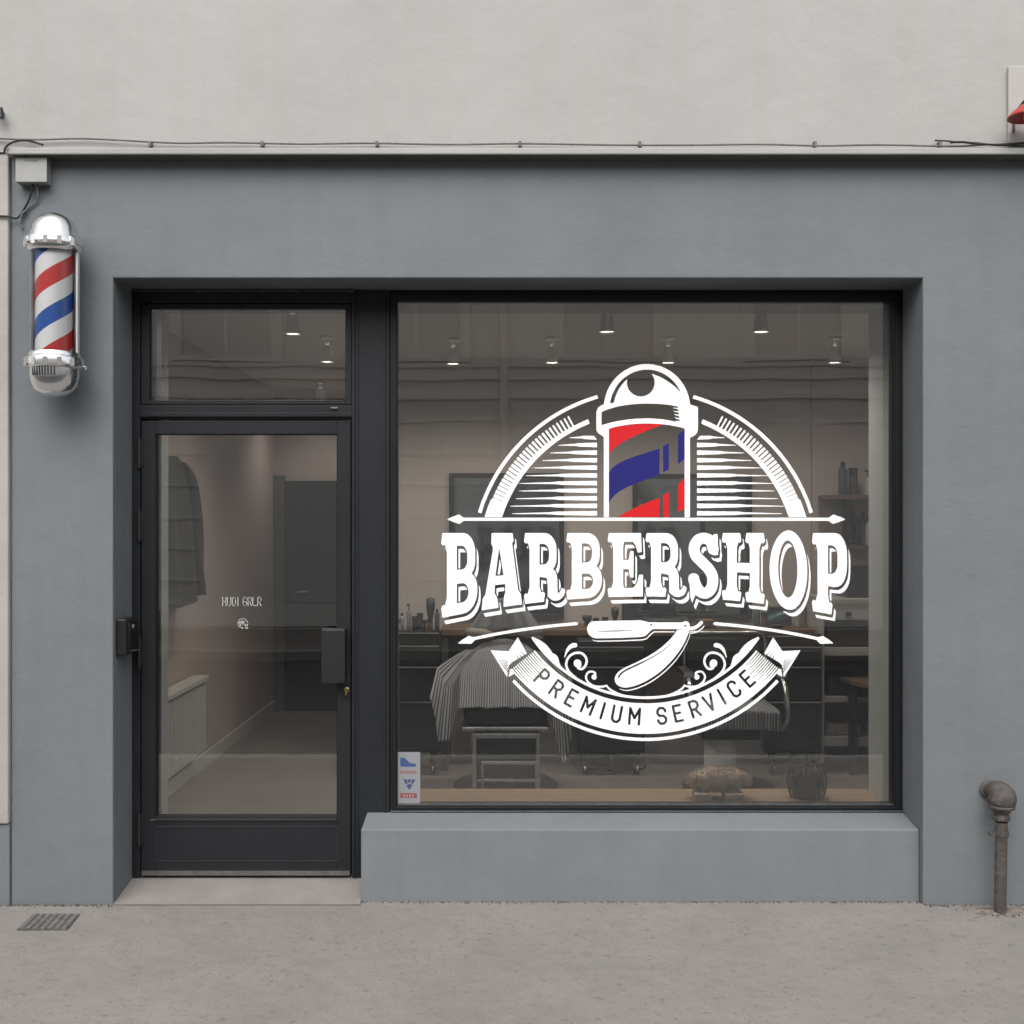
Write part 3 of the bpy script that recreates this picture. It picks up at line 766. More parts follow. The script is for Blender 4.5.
# ceiling spots
def spot(px, py, warm=1.0):
    z = 2.545; d = (z-1.6)*F/(520-py); y = d-5; x = (px-512)/F*d
    return x, y
SPOTL = ['leftmost spotlight, seen through the transom above the door', 'leftmost ceiling spotlight in the display window, left of the painted arch',
 'ceiling spotlight just left of the painted dome, second in the back row', 'ceiling spotlight in the front row above and left of the white dome',
 'ceiling spotlight partly behind the white dome of the window lettering', 'ceiling spotlight in the front row, right of the white dome', 'rightmost ceiling spotlight, above the wall shelf with bottles',
 'small spotlight in the front row behind the transom glass']
SP = [(327, 362), (453, 364), (552, 363), (607, 332), (668, 363), (761, 332), (835, 363), (293, 334)]
GLOW = mat('lamp_glow', (1, 1, 1), .5, emit=((1, .92, .82), .62))
proto = None
for (px, py), lb in zip(SP, SPOTL):
    x, y = spot(px, py)
    if proto is None:
        s0 = thing('ceiling_spotlight', lb, 'spotlight', (x, y, 2.70), 'ceiling spotlights')
        h = MB(); h.cyl((x, y, 2.698), (x, y, 2.685), .045, seg=24); h.cyl((x, y, 2.685), (x, y, 2.64), .012)
        h.lathe([(.024, .0), (.029, .012), (.034, .06), (.038, .098)], (x, y, 2.642), (0, 0, -1), 24, caps=False)
        h.build('lamp_housing', mat('lamp_white', (.85, .84, .80), .5), s0, smooth=True)
        MB().lathe([(.0, 0), (.0345, 0)], (x, y, 2.552), (0, 0, -1), 24, caps=False).build('lamp_face', GLOW, s0)
        ld = bpy.data.lights.new('spot', 'SPOT'); ld.energy = SPOTW; ld.spot_size = R(158); ld.spot_blend = .8; ld.shadow_soft_size = .04; ld.color = (1, .93, .85)
        lo = bpy.data.objects.new('light_beam', ld); COL.objects.link(lo); lo.parent = s0; lo.location = (0, 0, -.156)
        proto = s0
    else:
        c = copy_tree(proto); c.location = (x, y, 2.70); c['label'] = lb

c = copy_tree(proto); c.location = (-1.52, 4.3, 2.70); c['label'] = 'unseen ceiling spotlight added over the corridor to brighten the wall round the dark back door'  # extra lamp out of view, added to lift the corridor's end wall
for q in kids(c):
    if q.type == 'LIGHT': q.data = q.data.copy(); q.data.energy = 9
# ---------------------------------------------------------------- window decal
DEC = thing('window_decal', 'large round white vinyl barbershop emblem with red and blue pole on the display window', 'window decal', (PX(645.5, .2715), .2715, PZ(560, .2715)))
kd = (5.2715)/F
def to3(x, y): return ((x-645.5)*kd, (560-y)*kd)
for mk in LET: vinyl('letter', trace(mk), to3, VW, DEC)
for mk, mm, nm in ((RED, VR, 'red_stripe'), (BLUE, VB, 'blue_stripe')):
    for lp in trace(mk): vinyl(nm, [lp], to3, mm, DEC)
half = XX < 645
for nm, mk, mm in (('sunburst_arch', BURST & half, VW), ('sunburst_arch', BURST & ~half, VW), ('pole_outline', POLE, VW),
                   ('arrow_line', ARROW, VW), ('razor', RAZOR, VW), ('ribbon_banner', RIB, VW), ('scroll_ornament', SCR, VW)):
    vinyl(nm, trace(mk), to3, mm, DEC)

# small lettering on the door glass
def vinyl_strokes(name, strokes, wd, ox, oz, y, m, parent):
    mb = MB()
    for st in strokes:
        for (ax, az), (bx, bz) in zip(st, st[1:]):
            d = Vector((bx-ax, bz-az)); l = d.length or 1e-6; d /= l; n = Vector((-d.y, d.x))*wd/2; e = d*wd*.45
            q = [(ax-e.x-n.x, az-e.y-n.y), (bx+e.x-n.x, bz+e.y-n.y), (bx+e.x+n.x, bz+e.y+n.y), (ax-e.x+n.x, az-e.y+n.y)]
            k = len(mb.v)
            mb.prism([(ox+a, oz+b) for a, b in q], y-.0004, y)
    return mb.build(name, m, parent)
DY = yd0+.0215
dt = thing('door_lettering', 'small pale two-word lettering above a tiny round badge on the glass door', 'window decal', (PX(242.5, DY), DY, PZ(608, DY)))
strs = []; u = 0; kk = 5.27/F
for ch in 'HUDI GRLR':
    if ch == ' ': u += 3.2; continue
    wch = 1.6 if ch == 'I' else 3.6
    for st in FONT[ch]:
        strs.append([((u+(a/9*3.4 if ch != 'I' else .8))*kk, (8.2-b/17*8.2)*kk) for a, b in st])
    u += wch+1.25
VD = mat('pale_vinyl', (.42, .43, .40), .6)
vinyl_strokes('wording', strs, .9*kk, PX(222.6, DY), PZ(605.6, DY), DY, VD, dt)
bx, bz = PX(242.8, DY), PZ(623.2, DY)
strs = [[(5.2*kk*math.cos(R(a))*.95, 4.7*kk*math.sin(R(a))) for a in range(-30, 300, 30)]]
strs += [[(-2.6*kk, -2.6*kk), (.2*kk, 3*kk), (2.9*kk, -2.6*kk)], [(-1.5*kk, -.8*kk), (2*kk, -.2*kk)], [(3*kk, -4.8*kk), (4.6*kk, -4.8*kk)], [(-3.6*kk, -.6*kk), (-2.4*kk, 1.4*kk)]]
vinyl_strokes('badge', strs, 1.25*kk, bx, bz, DY, VD, dt)

# two-emblem sticker in the corner of the window
SY = .2715
stk = thing('window_sticker', 'small white rectangular sticker with blue emblems and red text in the lower left window corner', 'sticker', (PX(409, SY), SY, PZ(779, SY)))
STW = mat('sticker_white', (.25, .26, .27), .5)
sx = lambda p: PX(p, SY); sz = lambda p: PZ(p, SY)
MB().box(sx(397.8), sx(420.2), SY-.0008, SY, sz(804.2), sz(752)).build('backing', STW, stk)
def flat(name, polys, m, y=SY-.0009):
    mb = MB()
    for q in polys: mb.prism([(sx(a), sz(b)) for a, b in q], y-.0005, y)
    return mb.build(name, m, stk)
SB = mat('sticker_blue', (0.042, 0.084, 0.21), .5); SR = mat('sticker_red', (0.252, 0.063, 0.063), .5); SPk = mat('sticker_pink', (0.266, 0.14, 0.133), .5); SN = mat('sticker_navy', (0.056, 0.063, 0.168), .5)
flat('blue_emblem', [[(400.3, 766.6), (400.3, 757), (403, 758.6), (402.6, 757), (405, 758), (409.5, 762.8), (416, 763.8), (416, 766.6)], [(400.3, 756.8), (400.8, 756.3), (406, 757.6), (404, 758)]][:1], SB)
flat('red_caption', [[(400.4+i*2.4, 773.6), (400.4+i*2.4, 770.2), (402.1+i*2.4, 770.2), (402.1+i*2.4, 773.6)] for i in range(7)], SPk)
flat('navy_emblem', [[(409.2, 790), (406.4, 785.4), (409.4, 783.6), (412.6, 785)], [(403.4, 779.3), (406.6, 779.3), (407.8, 783), (405.9, 784.6)], [(407.4, 779.3), (411.2, 779.3), (410, 782.6), (408.5, 782.7)], [(412, 779.3), (415.4, 779.3), (413, 784), (410.9, 782.9)]], SN)
flat('red_label', [[(400.4, 797.8), (400.4, 793), (416.8, 793), (416.8, 797.8)]], SR)
for i in range(4):
    pass
flat('label_text', [[(403+i*3, 797), (403+i*3, 794.2), (404.9+i*3, 794.2), (404.9+i*3, 797)] for i in range(4)], mat('sticker_text', (0.315, 0.21, 0.21), .5), SY-.0016)

# ---------------------------------------------------------------- barber pole
pcx, pcy = PX(54.5, -.15), -.15
pz = lambda p: PZ(p, pcy)
PL = thing('barber_pole', 'chrome barber pole with red, white and blue spiral stripes on the grey wall', 'barber pole', (pcx, pcy, pz(397)))
k_ = (pcy+5)/F
dome = MB(); dome.lathe([(.0, pz(213.5)), (.03, pz(214.2)), (.056, pz(217)), (.078, pz(222)), (.090, pz(228)), (.096, pz(236)), (.097, pz(240))], (pcx, pcy, 0), seg=40, caps=False)
dome.build('top_dome', CHROME, PL, smooth=True)
def notches(n_, z0, z1, r):
    for a in range(-100, 60, 26):
        an = R(a-90); cx_, cy_ = pcx+r*math.cos(an), pcy+r*math.sin(an)
        t = Vector((-math.sin(an), math.cos(an), 0))*.009; o_ = Vector((math.cos(an), math.sin(an), 0))*.006
        c_ = Vector((cx_, cy_, 0))
        p = [c_-t-o_, c_-t+o_, c_+t+o_, c_+t-o_]
        n_.hexa([(q.x, q.y, z0) for q in p]+[(q.x, q.y, z1) for q in p])

tr_ = MB(); tr_.lathe([(.097, pz(239)), (.112, pz(239.2)), (.115, pz(240.5)), (.115, pz(246)), (.108, pz(247)), (.106, pz(250)), (.102, pz(252)), (.098, pz(253)), (.07, pz(253))][::-1], (pcx, pcy, 0), seg=40, caps=False)
notches(tr_, pz(249), pz(241), .113)
tro_ = tr_.build('top_collar', CHROME, PL, smooth='auto')
bc = MB(); bc.lathe([(.07, pz(353)), (.098, pz(353)), (.103, pz(355)), (.103, pz(357.5)), (.115, pz(359)), (.117, pz(361)), (.117, pz(366)), (.110, pz(368)), (.099, pz(369.5))], (pcx, pcy, 0), seg=40, caps=False)
notches(bc, pz(368), pz(360), .114)
bco = bc.build('bottom_collar', CHROME, PL, smooth='auto')
bd_ = MB(); bd_.lathe([(.099, pz(369)), (.098, pz(376)), (.093, pz(383)), (.080, pz(390)), (.058, pz(394.6)), (.03, pz(396.8)), (0, pz(397.3))], (pcx, pcy, 0), seg=40, caps=False)
bdo = bd_.build('bottom_dome', CHROME, PL, smooth=True)
vt = MB()
for i in range(-4, 5):
    an = R(-97+i*7); r0 = .0985; vt.box(pcx+r0*math.cos(an)-.0025, pcx+r0*math.cos(an)+.0025, pcy+r0*math.sin(an)-.0015, pcy+r0*math.sin(an)+.004, pz(377.5), pz(369.5))
vt.build('vent_slots', BLACK, bdo)
MB().lathe([(.091, pz(353.5)), (.091, pz(252))], (pcx, pcy, 0), seg=48, caps=False).build('clear_cylinder', TUBEG, PL, smooth=True)
# spiral striped drum
sm = bpy.data.materials.new('spiral_stripes'); sm.use_nodes = True; nt = sm.node_tree; b = nt.nodes['Principled BSDF']
b.inputs['Roughness'].default_value = .3
tc = nt.nodes.new('ShaderNodeTexCoord'); sp_ = nt.nodes.new('ShaderNodeSeparateXYZ'); nt.links.new(tc.outputs['Object'], sp_.inputs[0])
def mth(op, a, bb=None):
    n = nt.nodes.new('ShaderNodeMath'); n.operation = op
    for i, q in enumerate((a, bb)):
        if q is None: continue
        if isinstance(q, (int, float)): n.inputs[i].default_value = q
        else: nt.links.new(q, n.inputs[i])
    return n.outputs[0]
ang = mth('ARCTAN2', sp_.outputs[1], sp_.outputs[0])
ph = mth('FRACT', mth('ADD', mth('SUBTRACT', mth('DIVIDE', sp_.outputs[2], .312), mth('DIVIDE', ang, 2*PI)), STRIPE_PH))
cr = nt.nodes.new('ShaderNodeValToRGB'); cr.color_ramp.interpolation = 'CONSTANT'
els = cr.color_ramp.elements
els[0].position = 0; els[0].color = (.62, .035, .035, 1)
els[1].position = .25; els[1].color = (.90, .90, .89, 1)
e = els.new(.5); e.color = (.018, .10, .42, 1); e = els.new(.75); e.color = (.90, .90, .89, 1)
nt.links.new(ph, cr.inputs[0]); nt.links.new(cr.outputs[0], b.inputs['Base Color'])
MB().lathe([(.076, pz(355)), (.076, pz(250))], (pcx, pcy, 0), seg=48, caps=False).build('striped_drum', sm, PL, smooth=True)
bk = MB(); bk.box(pcx-.045, pcx+.045, -.045, -.001, pz(385), pz(225)).box(pcx-.02, pcx+.02, pcy+.085, -.04, pz(248), pz(240)).box(pcx-.02, pcx+.02, pcy+.085, -.04, pz(368), pz(360))
bk.box(pcx+.085, pcx+.098, pcy-.006, pcy+.02, pz(354), pz(252)); bk.box(pcx-.098, pcx-.085, pcy-.006, pcy+.02, pz(354), pz(252))
bk.build('wall_bracket', mat('bright_steel', (.8, .8, .8), .35, metal=.7), PL, bevel=.004)
sw = MB(); sw.cyl((pcx+.1, pcy+.03, pz(366)), (pcx+.118, pcy+.03, pz(366)), .006).cyl((pcx+.118, pcy+.03, pz(365.3)), (pcx+.118, pcy+.03, pz(369)), .006); sw.build('side_knob', CHROME, PL, smooth='auto')

# ---------------------------------------------------------------- electrics on the wall
JB = thing('junction_box', 'grey metal junction box under the ledge above the barber pole', 'junction box', (PX(32, -.16), 0, 3.0))
bxm = mat('box_grey', (.29, .29, .28), .6, var=.08, vscale=10, bump=.1, bscale=40)
MB().box(PX(16, -.055), PX(46.5, -.055), -.055, -.001, PZ(182.5, -.055), 3.137).build('box_body', bxm, JB, bevel=.004)
MB().box(PX(15.4, -.06), PX(46.8, -.06), -.061, -.0565, PZ(182.5, -.06)+.002, 3.133).build('lid', mat('lid_grey', (.31, .31, .30), .55, var=.06, vscale=14), JB, bevel=.003)
MB().box(PX(25, -.06), PX(38, -.06), -.0635, -.0612, PZ(161, -.06), PZ(159.6, -.06)).build('slot', mat('slot_dark', (.2, .2, .2), .6), JB)
cab = MB()
def P3(px, py, y): return (PX(px, y), y, PZ(py, y))
cab.tube(spline3([P3(33, 184, -.03), P3(31, 194, -.03), P3(27, 204, -.015), P3(21, 214, -.012), P3(16, 218.5, -.02), P3(8, 216.5, -.03), P3(-6, 216, -.03)]), .0045)
tag(cab.build('cable', RUBBER, loc=P3(33, 184, -.03)), 'black cable running from the junction box down to the cream wall', 'cable')
cb2 = MB(); cb2.tube(spline3([P3(36, 184, -.03), P3(38, 196, -.02), P3(36, 202, -.012), P3(30, 206, -.014), P3(24, 213, -.012), P3(21, 222, -.012), P3(23, 228, -.012), P3(20, 224, -.02), P3(22, 214, -.02), P3(27, 210, -.02)]), .0035)
tag(cb2.build('cable', mat('grey_cable', (.14, .14, .14), .6), loc=P3(36, 184, -.03)), 'tangled grey cable hanging below the junction box', 'cable')
c3 = MB(); c3.tube(spline3([P3(4, 152, -CRN-.01), P3(6, 147, -CRN-.01), P3(12, 142.5, -CRN), P3(22, 140.5, -.07), P3(32, 141.5, -.06), P3(43, 145, -.07)]), .0045)
tag(c3.build('cable', RUBBER, loc=P3(4, 152, -CRN-.01)), 'thick black cable looping over the left end of the ledge', 'cable')
pts = [P3(-6, 138, -.045)]
rnd = random.Random(3)
ref = [(10, 139), (40, 139.6), (80, 138.6), (120, 140.2), (150, 142), (185, 143.2), (230, 142.6), (300, 144), (370, 143.2), (450, 144.6), (520, 143.6), (600, 144.8), (680, 145.2), (760, 144.4), (820, 145.8), (880, 144.9), (950, 146.2), (990, 144.6), (1040, 145)]
pts += [P3(a, b_, -.048) for a, b_ in ref]
c4 = MB(); c4.tube(spline3(pts), .0042, seg=8)
for a in (150, 262, 377, 520, 640, 815, 940): 
    i = a; c4.box(PX(a, -.05)-.006, PX(a, -.05)+.006, -.056, -.031, PZ(146.5, -.05), PZ(141.5, -.05))
tag(c4.build('cable', mat('dusty_cable', (.12, .115, .11), .7, var=.3, vscale=30), loc=pts[0]), 'long thin cable clipped along the top of the cream ledge', 'cable')
c5 = MB(); pts = [P3(a, 143.2+1.6*math.sin(a*.09)+1.2*rnd.random(), -.06-.02*rnd.random()) for a in range(950, 1050, 12)]
c5.tube(spline3(pts), .005, seg=8); pts2 = [P3(a, 141.8+1.9*math.sin(a*.05+2)+1.0*rnd.random(), -.05) for a in range(935, 1050, 14)]; c5.tube(spline3(pts2), .0035, seg=8)
tag(c5.build('cable', RUBBER, loc=pts[0]), 'bunched dark cables on the right end of the ledge under the red lamp', 'cable')
ins = MB(); ins.cyl((PX(2, -.03), -.031, PZ(114, -.03)), (PX(2, -.03), -.08, PZ(114, -.03)), .012).cyl((PX(2, -.06), -.075, PZ(119, -.06)), (PX(2, -.06), -.075, PZ(109, -.06)), .016, .01)
tag(ins.build('wall_hook', BLACK, smooth='auto', loc=(PX(2, -.03), -.031, PZ(114, -.03))), 'small dark iron hook on the cream wall at the left edge', 'hook')

# panel and red lamp at the right edge
pn_ = MB().box(PX(1008.5, -.05), PX(1080, -.05), -.05, -.032, PZ(143, -.05), PZ(66, -.05))
tag(pn_.build('wall_panel', mat('panel_cream', (.38, .36, .345), .7, var=.04, vscale=5), bevel=.003, loc=(PX(1040, -.05), -.03, PZ(143, -.05))), 'flat cream panel fixed to the upper wall at the right edge', 'panel')
RL = thing('wall_lamp', 'small red enamel lamp hood on the cream panel at the right edge', 'lamp', (PX(1026, -.06), -.05, PZ(118, -.06)))
lcx, lcy = PX(1029, -.16), -.16
MB().lathe([(.012, PZ(101, -.16)), (.02, PZ(103.5, -.16)), (.035, PZ(105.5, -.16)), (.060, PZ(110, -.16)), (.082, PZ(115.5, -.16)), (.085, PZ(117.5, -.16))], (lcx, lcy, 0), seg=28, caps=False).build('lamp_hood', mat('red_enamel', (.36, .035, .03), .35, var=.25, vscale=25), RL, smooth=True, solid=.003)
MB().tube(spline3([(lcx, lcy, PZ(101, -.16)), (lcx, -.12, PZ(98, -.16)), (lcx, -.052, PZ(102, -.16))]), .008).box(PX(1013, -.06), PX(1015, -.06), -.062, -.052, PZ(132, -.06), PZ(118, -.06)).build('bracket', mat('rusty_iron', (.10, .06, .045), .7, var=.4, vscale=30), RL)
MB().lathe([(.0, PZ(121, -.16)), (.018, PZ(120, -.16)), (.024, PZ(116, -.16)), (.02, PZ(110, -.16))], (lcx, lcy, 0), seg=18, caps=False).build('bulb', mat('dim_bulb', (.3, .28, .25), .2), RL, smooth=True)

# intercom on the left reveal
IC = thing('intercom', 'black box intercom on the side wall left of the door', 'intercom', (XL, .1, PZ(657, .1)))
ix = PX(126, .03)
MB().box(XL+.001, ix, .03, .19, PZ(655.5, .03), PZ(619.5, .03)).build('housing', BLACK, IC, bevel=.004)
MB().box(ix+.0, ix+.0015, .05, .175, PZ(652, .1), PZ(622, .1)).build('face_plate', mat('gloss_black', (.01, .01, .012), .15), IC)
MB().lathe([(0, .003), (.009, .003), (.011, 0)], (ix+.002, .12, PZ(626.5, .12)), (1, 0, 0), 20, caps=False).build('button', mat('button_steel', (.6, .6, .6), .3, metal=1), IC)
MB().tube([(ix+.004, .06, PZ(651, .06)), (ix+.012, .09, PZ(650.5, .09)), (ix+.012, .16, PZ(649.5, .16))], .003).build('latch', CHROMEW, IC)

# ---------------------------------------------------------------- standpipe on the right
RUST = mat('weathered_iron', (.115, .104, .097), .7, metal=.25, col2=(.055, .049, .046), vscale=28, bump=.5, bscale=70, spots=((.20, .15, .12), 45, .58, .1))
PP = thing('standpipe', 'weathered iron pipe rising from the pavement and elbowing into the wall at the right', 'pipe', (PX(1001, -.1), -.1, ZP))
qx = PX(1001.5, -.1); 
pm = MB(); pm.cyl((PX(1000, -.1), -.1, ZP-.03), (qx, -.1, PZ(822, -.1)), .0245, .025, seg=24); pm.build('riser_pipe', RUST, PP, smooth='auto')
cm = MB(); cm.lathe([(.027, 0), (.034, .004), (.036, .012), (.034, .02), (.029, .024), (.029, .032), (.036, .036), (.039, .046), (.036, .056), (.03, .058)], (qx, -.1, PZ(820.5, -.1)), (0, 0, 1), 24)
cm.build('coupling', RUST, PP, smooth='auto')
eb = MB(); z0 = PZ(808, -.1)
eb.lathe([(.036, -.002), (.054, 0), (.056, .008), (.05, .016), (.046, .03)], (qx, -.1, z0), (0, 0, 1), 24)
path = [(qx, -.1, z0+.012), (qx+.001, -.1, z0+.035), (qx+.0, -.094, z0+.055), (qx-.004, -.072, z0+.064), (qx-.010, -.045, z0+.062), (qx-.014, -.02, z0+.058), (qx-.016, .01, z0+.056)]
pp_ = spline3(path); eb.tube(pp_, [max(.029, .050+.010*math.sin(min(1, i_/12)*PI)-max(0, i_-12)*.0017) for i_ in range(len(pp_))], seg=20)
eb.build('elbow', RUST, PP, smooth='auto')
fl = MB(); fl.lathe([(.036, .0), (.040, .006), (.036, .012), (.030, .014)], (qx-.016, -.004, z0+.057), (0, -1, .0), 20); 
an = MB()
fl.build('wall_flange', RUST, PP, smooth='auto')
cl = MB(); cl.lathe([(.0255, 0), (.029, 0), (.029, .022), (.0255, .022)], (qx, -.1, PZ(836, -.1)), (0, 0, 1), 24).box(qx-.045, qx-.026, -.106, -.094, PZ(835, -.1), PZ(831.5, -.1)).cyl((qx-.045, -.1, PZ(833.5, -.1)), (qx-.053, -.1, PZ(833.5, -.1)), .009)
cl.build('pipe_clamp', RUST, PP, smooth='auto')
rg = random.Random(4); ptch = MB(); ptch.lathe([(.0, .004), (.03, .005), (.06, .004), (.09, .003), (.125, -.002)], (qx, -.06, ZP), (0, 0, 1), 26, caps=False)
for i_, v_ in enumerate(ptch.v): v_.x += rg.uniform(-.024, .024); v_.y = min(-.002, -.06+(v_.y+.06)*.55+rg.uniform(-.012, .012)); v_.z += rg.uniform(-.001, .003)
o_ = ptch.build('mortar_patch', mat('mortar', (.20, .172, .15), .95, var=.3, vscale=30, bump=.8, bscale=60)); o_['kind'] = 'structure'

# drain cover
DC = MB(); y0_, y1_ = -.335, -.118
def pq(px, py):
    d = (1.6-ZP)*F/(py-520); return ((px-512)/F*d, d-5)
A, Bq, Cq, Dq = pq(17, 930), pq(67, 930), pq(80, 914.5), pq(33, 914.5)
zt = ZP+.003
DCt = thing('drain_cover', 'small dark cast iron drain cover set in the pavement at the left', 'drain cover', ((A[0]+Cq[0])/2, (A[1]+Cq[1])/2, ZP))
MB().hexa([(p[0], p[1], ZP-.012) for p in (A, Bq, Cq, Dq)]+[(p[0], p[1], zt-.0) for p in (A, Bq, Cq, Dq)]).build('cover_plate', mat('cast_iron', (.09, .085, .08), .7, var=.4, vscale=40, bump=.5, bscale=80), DCt)
rb = MB()
for i in range(7):
    for j in range(7):
        s_, t_ = (i+.5)/7, (j+.5)/7
        p = [(A[k]*(1-s_)*(1-t_)+Bq[k]*s_*(1-t_)+Cq[k]*s_*t_+Dq[k]*(1-s_)*t_) for k in (0, 1)]
        rb.box(p[0]-.007, p[0]+.007, p[1]-.007, p[1]+.007, zt, zt+.004)
rb.build('tread_studs', mat('cast_iron_worn', (.17, .16, .15), .6, var=.3, vscale=40), DCt)

# ---------------------------------------------------------------- neighbour on the left
N = thing('neighbouring_building', 'narrow strip of cream rendered wall with dark plinth left of the grey shopfront', 'building', (-4, 0, ZP))
MB().box(-9, xl-.002, -.022, .4, PZ(824, -.02), 3.1612).build('wall', CREAM2, N, bevel=.006)
MB().box(-9, xl-.002, -.010, .4, -.3, PZ(824, -.02)-.002).build('plinth', GREY, N, bevel=.004)
# wall-foot grit, loose
gr = MB(); rg = random.Random(9)
def grit(x, y, s):
    a = rg.random()*PI; 
    vs = [(x+s*rg.uniform(-.6, .6), y+s*rg.uniform(-.6, .6), ZP-.002), (x+s, y, ZP-.002), (x, y+s, ZP-.002), (x+s*.2, y+s*.2, ZP+s*.8)]
    gr.add(vs, [(0, 1, 3), (1, 2, 3), (2, 0, 3), (0, 2, 1)])
for i in range(2600):
    seg = rg.random()
    if seg < .2: x, y = rg.uniform(-2.4, XL), -abs(rg.gauss(0, .012))-.003
    elif seg < .75: x, y = rg.uniform(SX0, XR), .045-abs(rg.gauss(0, .014))
    else: x, y = rg.uniform(XR, 2.6), -abs(rg.gauss(0, .014))-.003
    if seg > .93: x, y = qx+rg.gauss(0, .07), -.1+rg.gauss(0, .035)
    if y > -.001 and not SX0 < x < XR: continue
    grit(x, y, rg.choice((.0025, .003, .004, .0055, .008)))
o_ = gr.build('grit', mat('grit', (.13, .11, .09), .95, col2=(.04, .035, .03), vscale=60)); tag(o_, 'loose brown grit gathered along the foot of the grey wall', 'grit', kind='stuff')
# ---------------------------------------------------------------- inside the shop
# radiator on the left wall
RAD = thing('radiator', 'white ribbed radiator under a shelf on the left wall behind the glass door', 'radiator', (-1.95, 1.8, .12))
rx0, rx1, ry0, ry1 = -1.985, -1.90, 1.0, 2.28
m_ = MB(); m_.box(rx0+.02, rx1-.012, ry0, ry1, .16, .60); m_.build('body', RADM, RAD)
m_ = MB()
n_ = 28
for i in range(n_): 
    y = ry0+(i+.5)*(ry1-ry0)/n_; m_.box(rx1-.014, rx1, y-.013, y+.013, .175, .585)
m_.build('ribs', RADM, RAD, bevel=.005)
MB().box(rx0, rx1+.012, ry0-.01, ry1+.01, .602, .635).build('top_cover', RADM, RAD, bevel=.004)

# coat
CO = thing('hanging_coat', 'long dark grey coat hanging on the left wall behind the glass door', 'coat', (-1.9, 1.7, 1.95))
def coat(u, v):
    a = 2*PI*u; z = 1.955-v*.83
    hw = .02+.33*min(1, v*5.5)**.5+.09*v
    yc = 1.52+.02*v
    fold = .016*math.sin(a*6+1+v*1.2)*min(1, v*3)
    y = yc+math.cos(a)*hw+fold*.3
    x = -1.905+math.sin(a)*(.045+.03*v)+fold
    if v > .97: z += .012*math.sin(a*3)
    return (max(x, -1.99), y, z)
CM = mat('coat_wool', (.022, .022, .02), .95, var=.25, vscale=12)
MB().grid(coat, 72, 36).build('coat_body', CM, CO, smooth=True)
def sleeve(u, v):
    a = 2*PI*u; z = 1.925-v*.765; cy_ = 1.60+.29*v**.42
    r_ = .075*min(1, .35+v*6)
    return (-1.865+math.sin(a)*r_*.8+.006*math.sin(a*3+v*9), cy_+math.cos(a)*r_*(1-.12*v), z)
MB().grid(sleeve, 24, 20).build('sleeve', CM, CO, smooth=True)
MB().cyl((-1.999, 1.52, 1.965), (-1.93, 1.52, 1.965), .01).cyl((-1.93, 1.52, 1.955), (-1.93, 1.52, 1.98), .012).build('wall_hook', CHROMEW, CO)

# counter
cy0, cy1 = 2.45, 2.915
CT = thing('counter', 'long wood topped counter along the back wall of the shop', 'counter', (.6, 2.7, 0))
MB().box(PX(440, cy0), 1.93, cy0, cy1, .862, .902).build('worktop', WOODD, CT, bevel=.004)
MB().box(PX(440, cy0), 1.93, cy1-.05, cy1, .62, .861).box(PX(440, cy0)+.01, PX(440, cy0)+.05, cy0+.02, cy1-.055, 0, .861).box(1.87, 1.91, cy0+.02, cy1-.055, 0, .861).box(PX(610, 2.5), PX(615, 2.5), cy0+.02, cy1-.055, 0, .861).build('support_panel', mat('counter_grey', (.12, .115, .11), .6), CT)

def trolley(px0, px1, ztop, lab, lines, yf=2.33, pull=True, zb=.14):
    x0, x1 = PX(px0, yf), PX(px1, yf)
    t = thing('tool_trolley', lab, 'trolley', ((x0+x1)/2, (yf+2.44)/2+.05, 0), 'black drawer trolleys')
    yb_ = yf+.105 if ztop > .86 else 2.85
    if ztop > .86: yb_ = 2.44
    MB().box(x0, x1, yf, yb_, zb, ztop).build('cabinet', DARKCAB, t, bevel=.006)
    zs = [ztop]+[PZ(l, yf) for l in lines]+[zb+.02]
    for i in range(1, len(zs)-0):
        a, b_ = zs[i], zs[i-1]
        if a >= b_: continue
        dr = MB().box(x0+.008, x1-.008, yf-.014, yf-.001, a+.006, b_-.008).build('drawer', mat('drawer_front', (.028, .028, .03), .3), t, bevel=.002)
        if pull and i > 0: MB().box(x0+.01, x1-.012, yf-.022, yf-.0145, b_-.016, b_-.008).build('handle', CHROME, dr)
    for sx_ in (x0+.05, x1-.05):
        c = MB(); c.cyl((sx_-.012, yf+.03, .045), (sx_+.012, yf+.03, .045), .042, seg=20); c.box(sx_-.02, sx_+.02, yf+.01, yf+.05, .07, zb)
        co = c.build('castor', RUBBER, t); MB().lathe([(0, .0), (.02, .0), (.024, -.004)], (sx_-.0125, yf+.03, .045), (-1, 0, 0), 16, caps=False).cyl((sx_-.004, yf-.013, .045), (sx_+.004, yf-.013, .045), .016).build('hub', CHROMEW, co)
    return t
trolley(372, 441, .905, 'tall black drawer trolley covered with bottles, left of the striped cape', (644, 665, 700))
trolley(577, 645, .855, 'black drawer trolley under the counter, just right of the draped barber chair', (645, 665, 700))
trolley(765, 822, .885, 'black drawer trolley right of the second barber chair, beside the white shelf unit', (645, 665, 700))

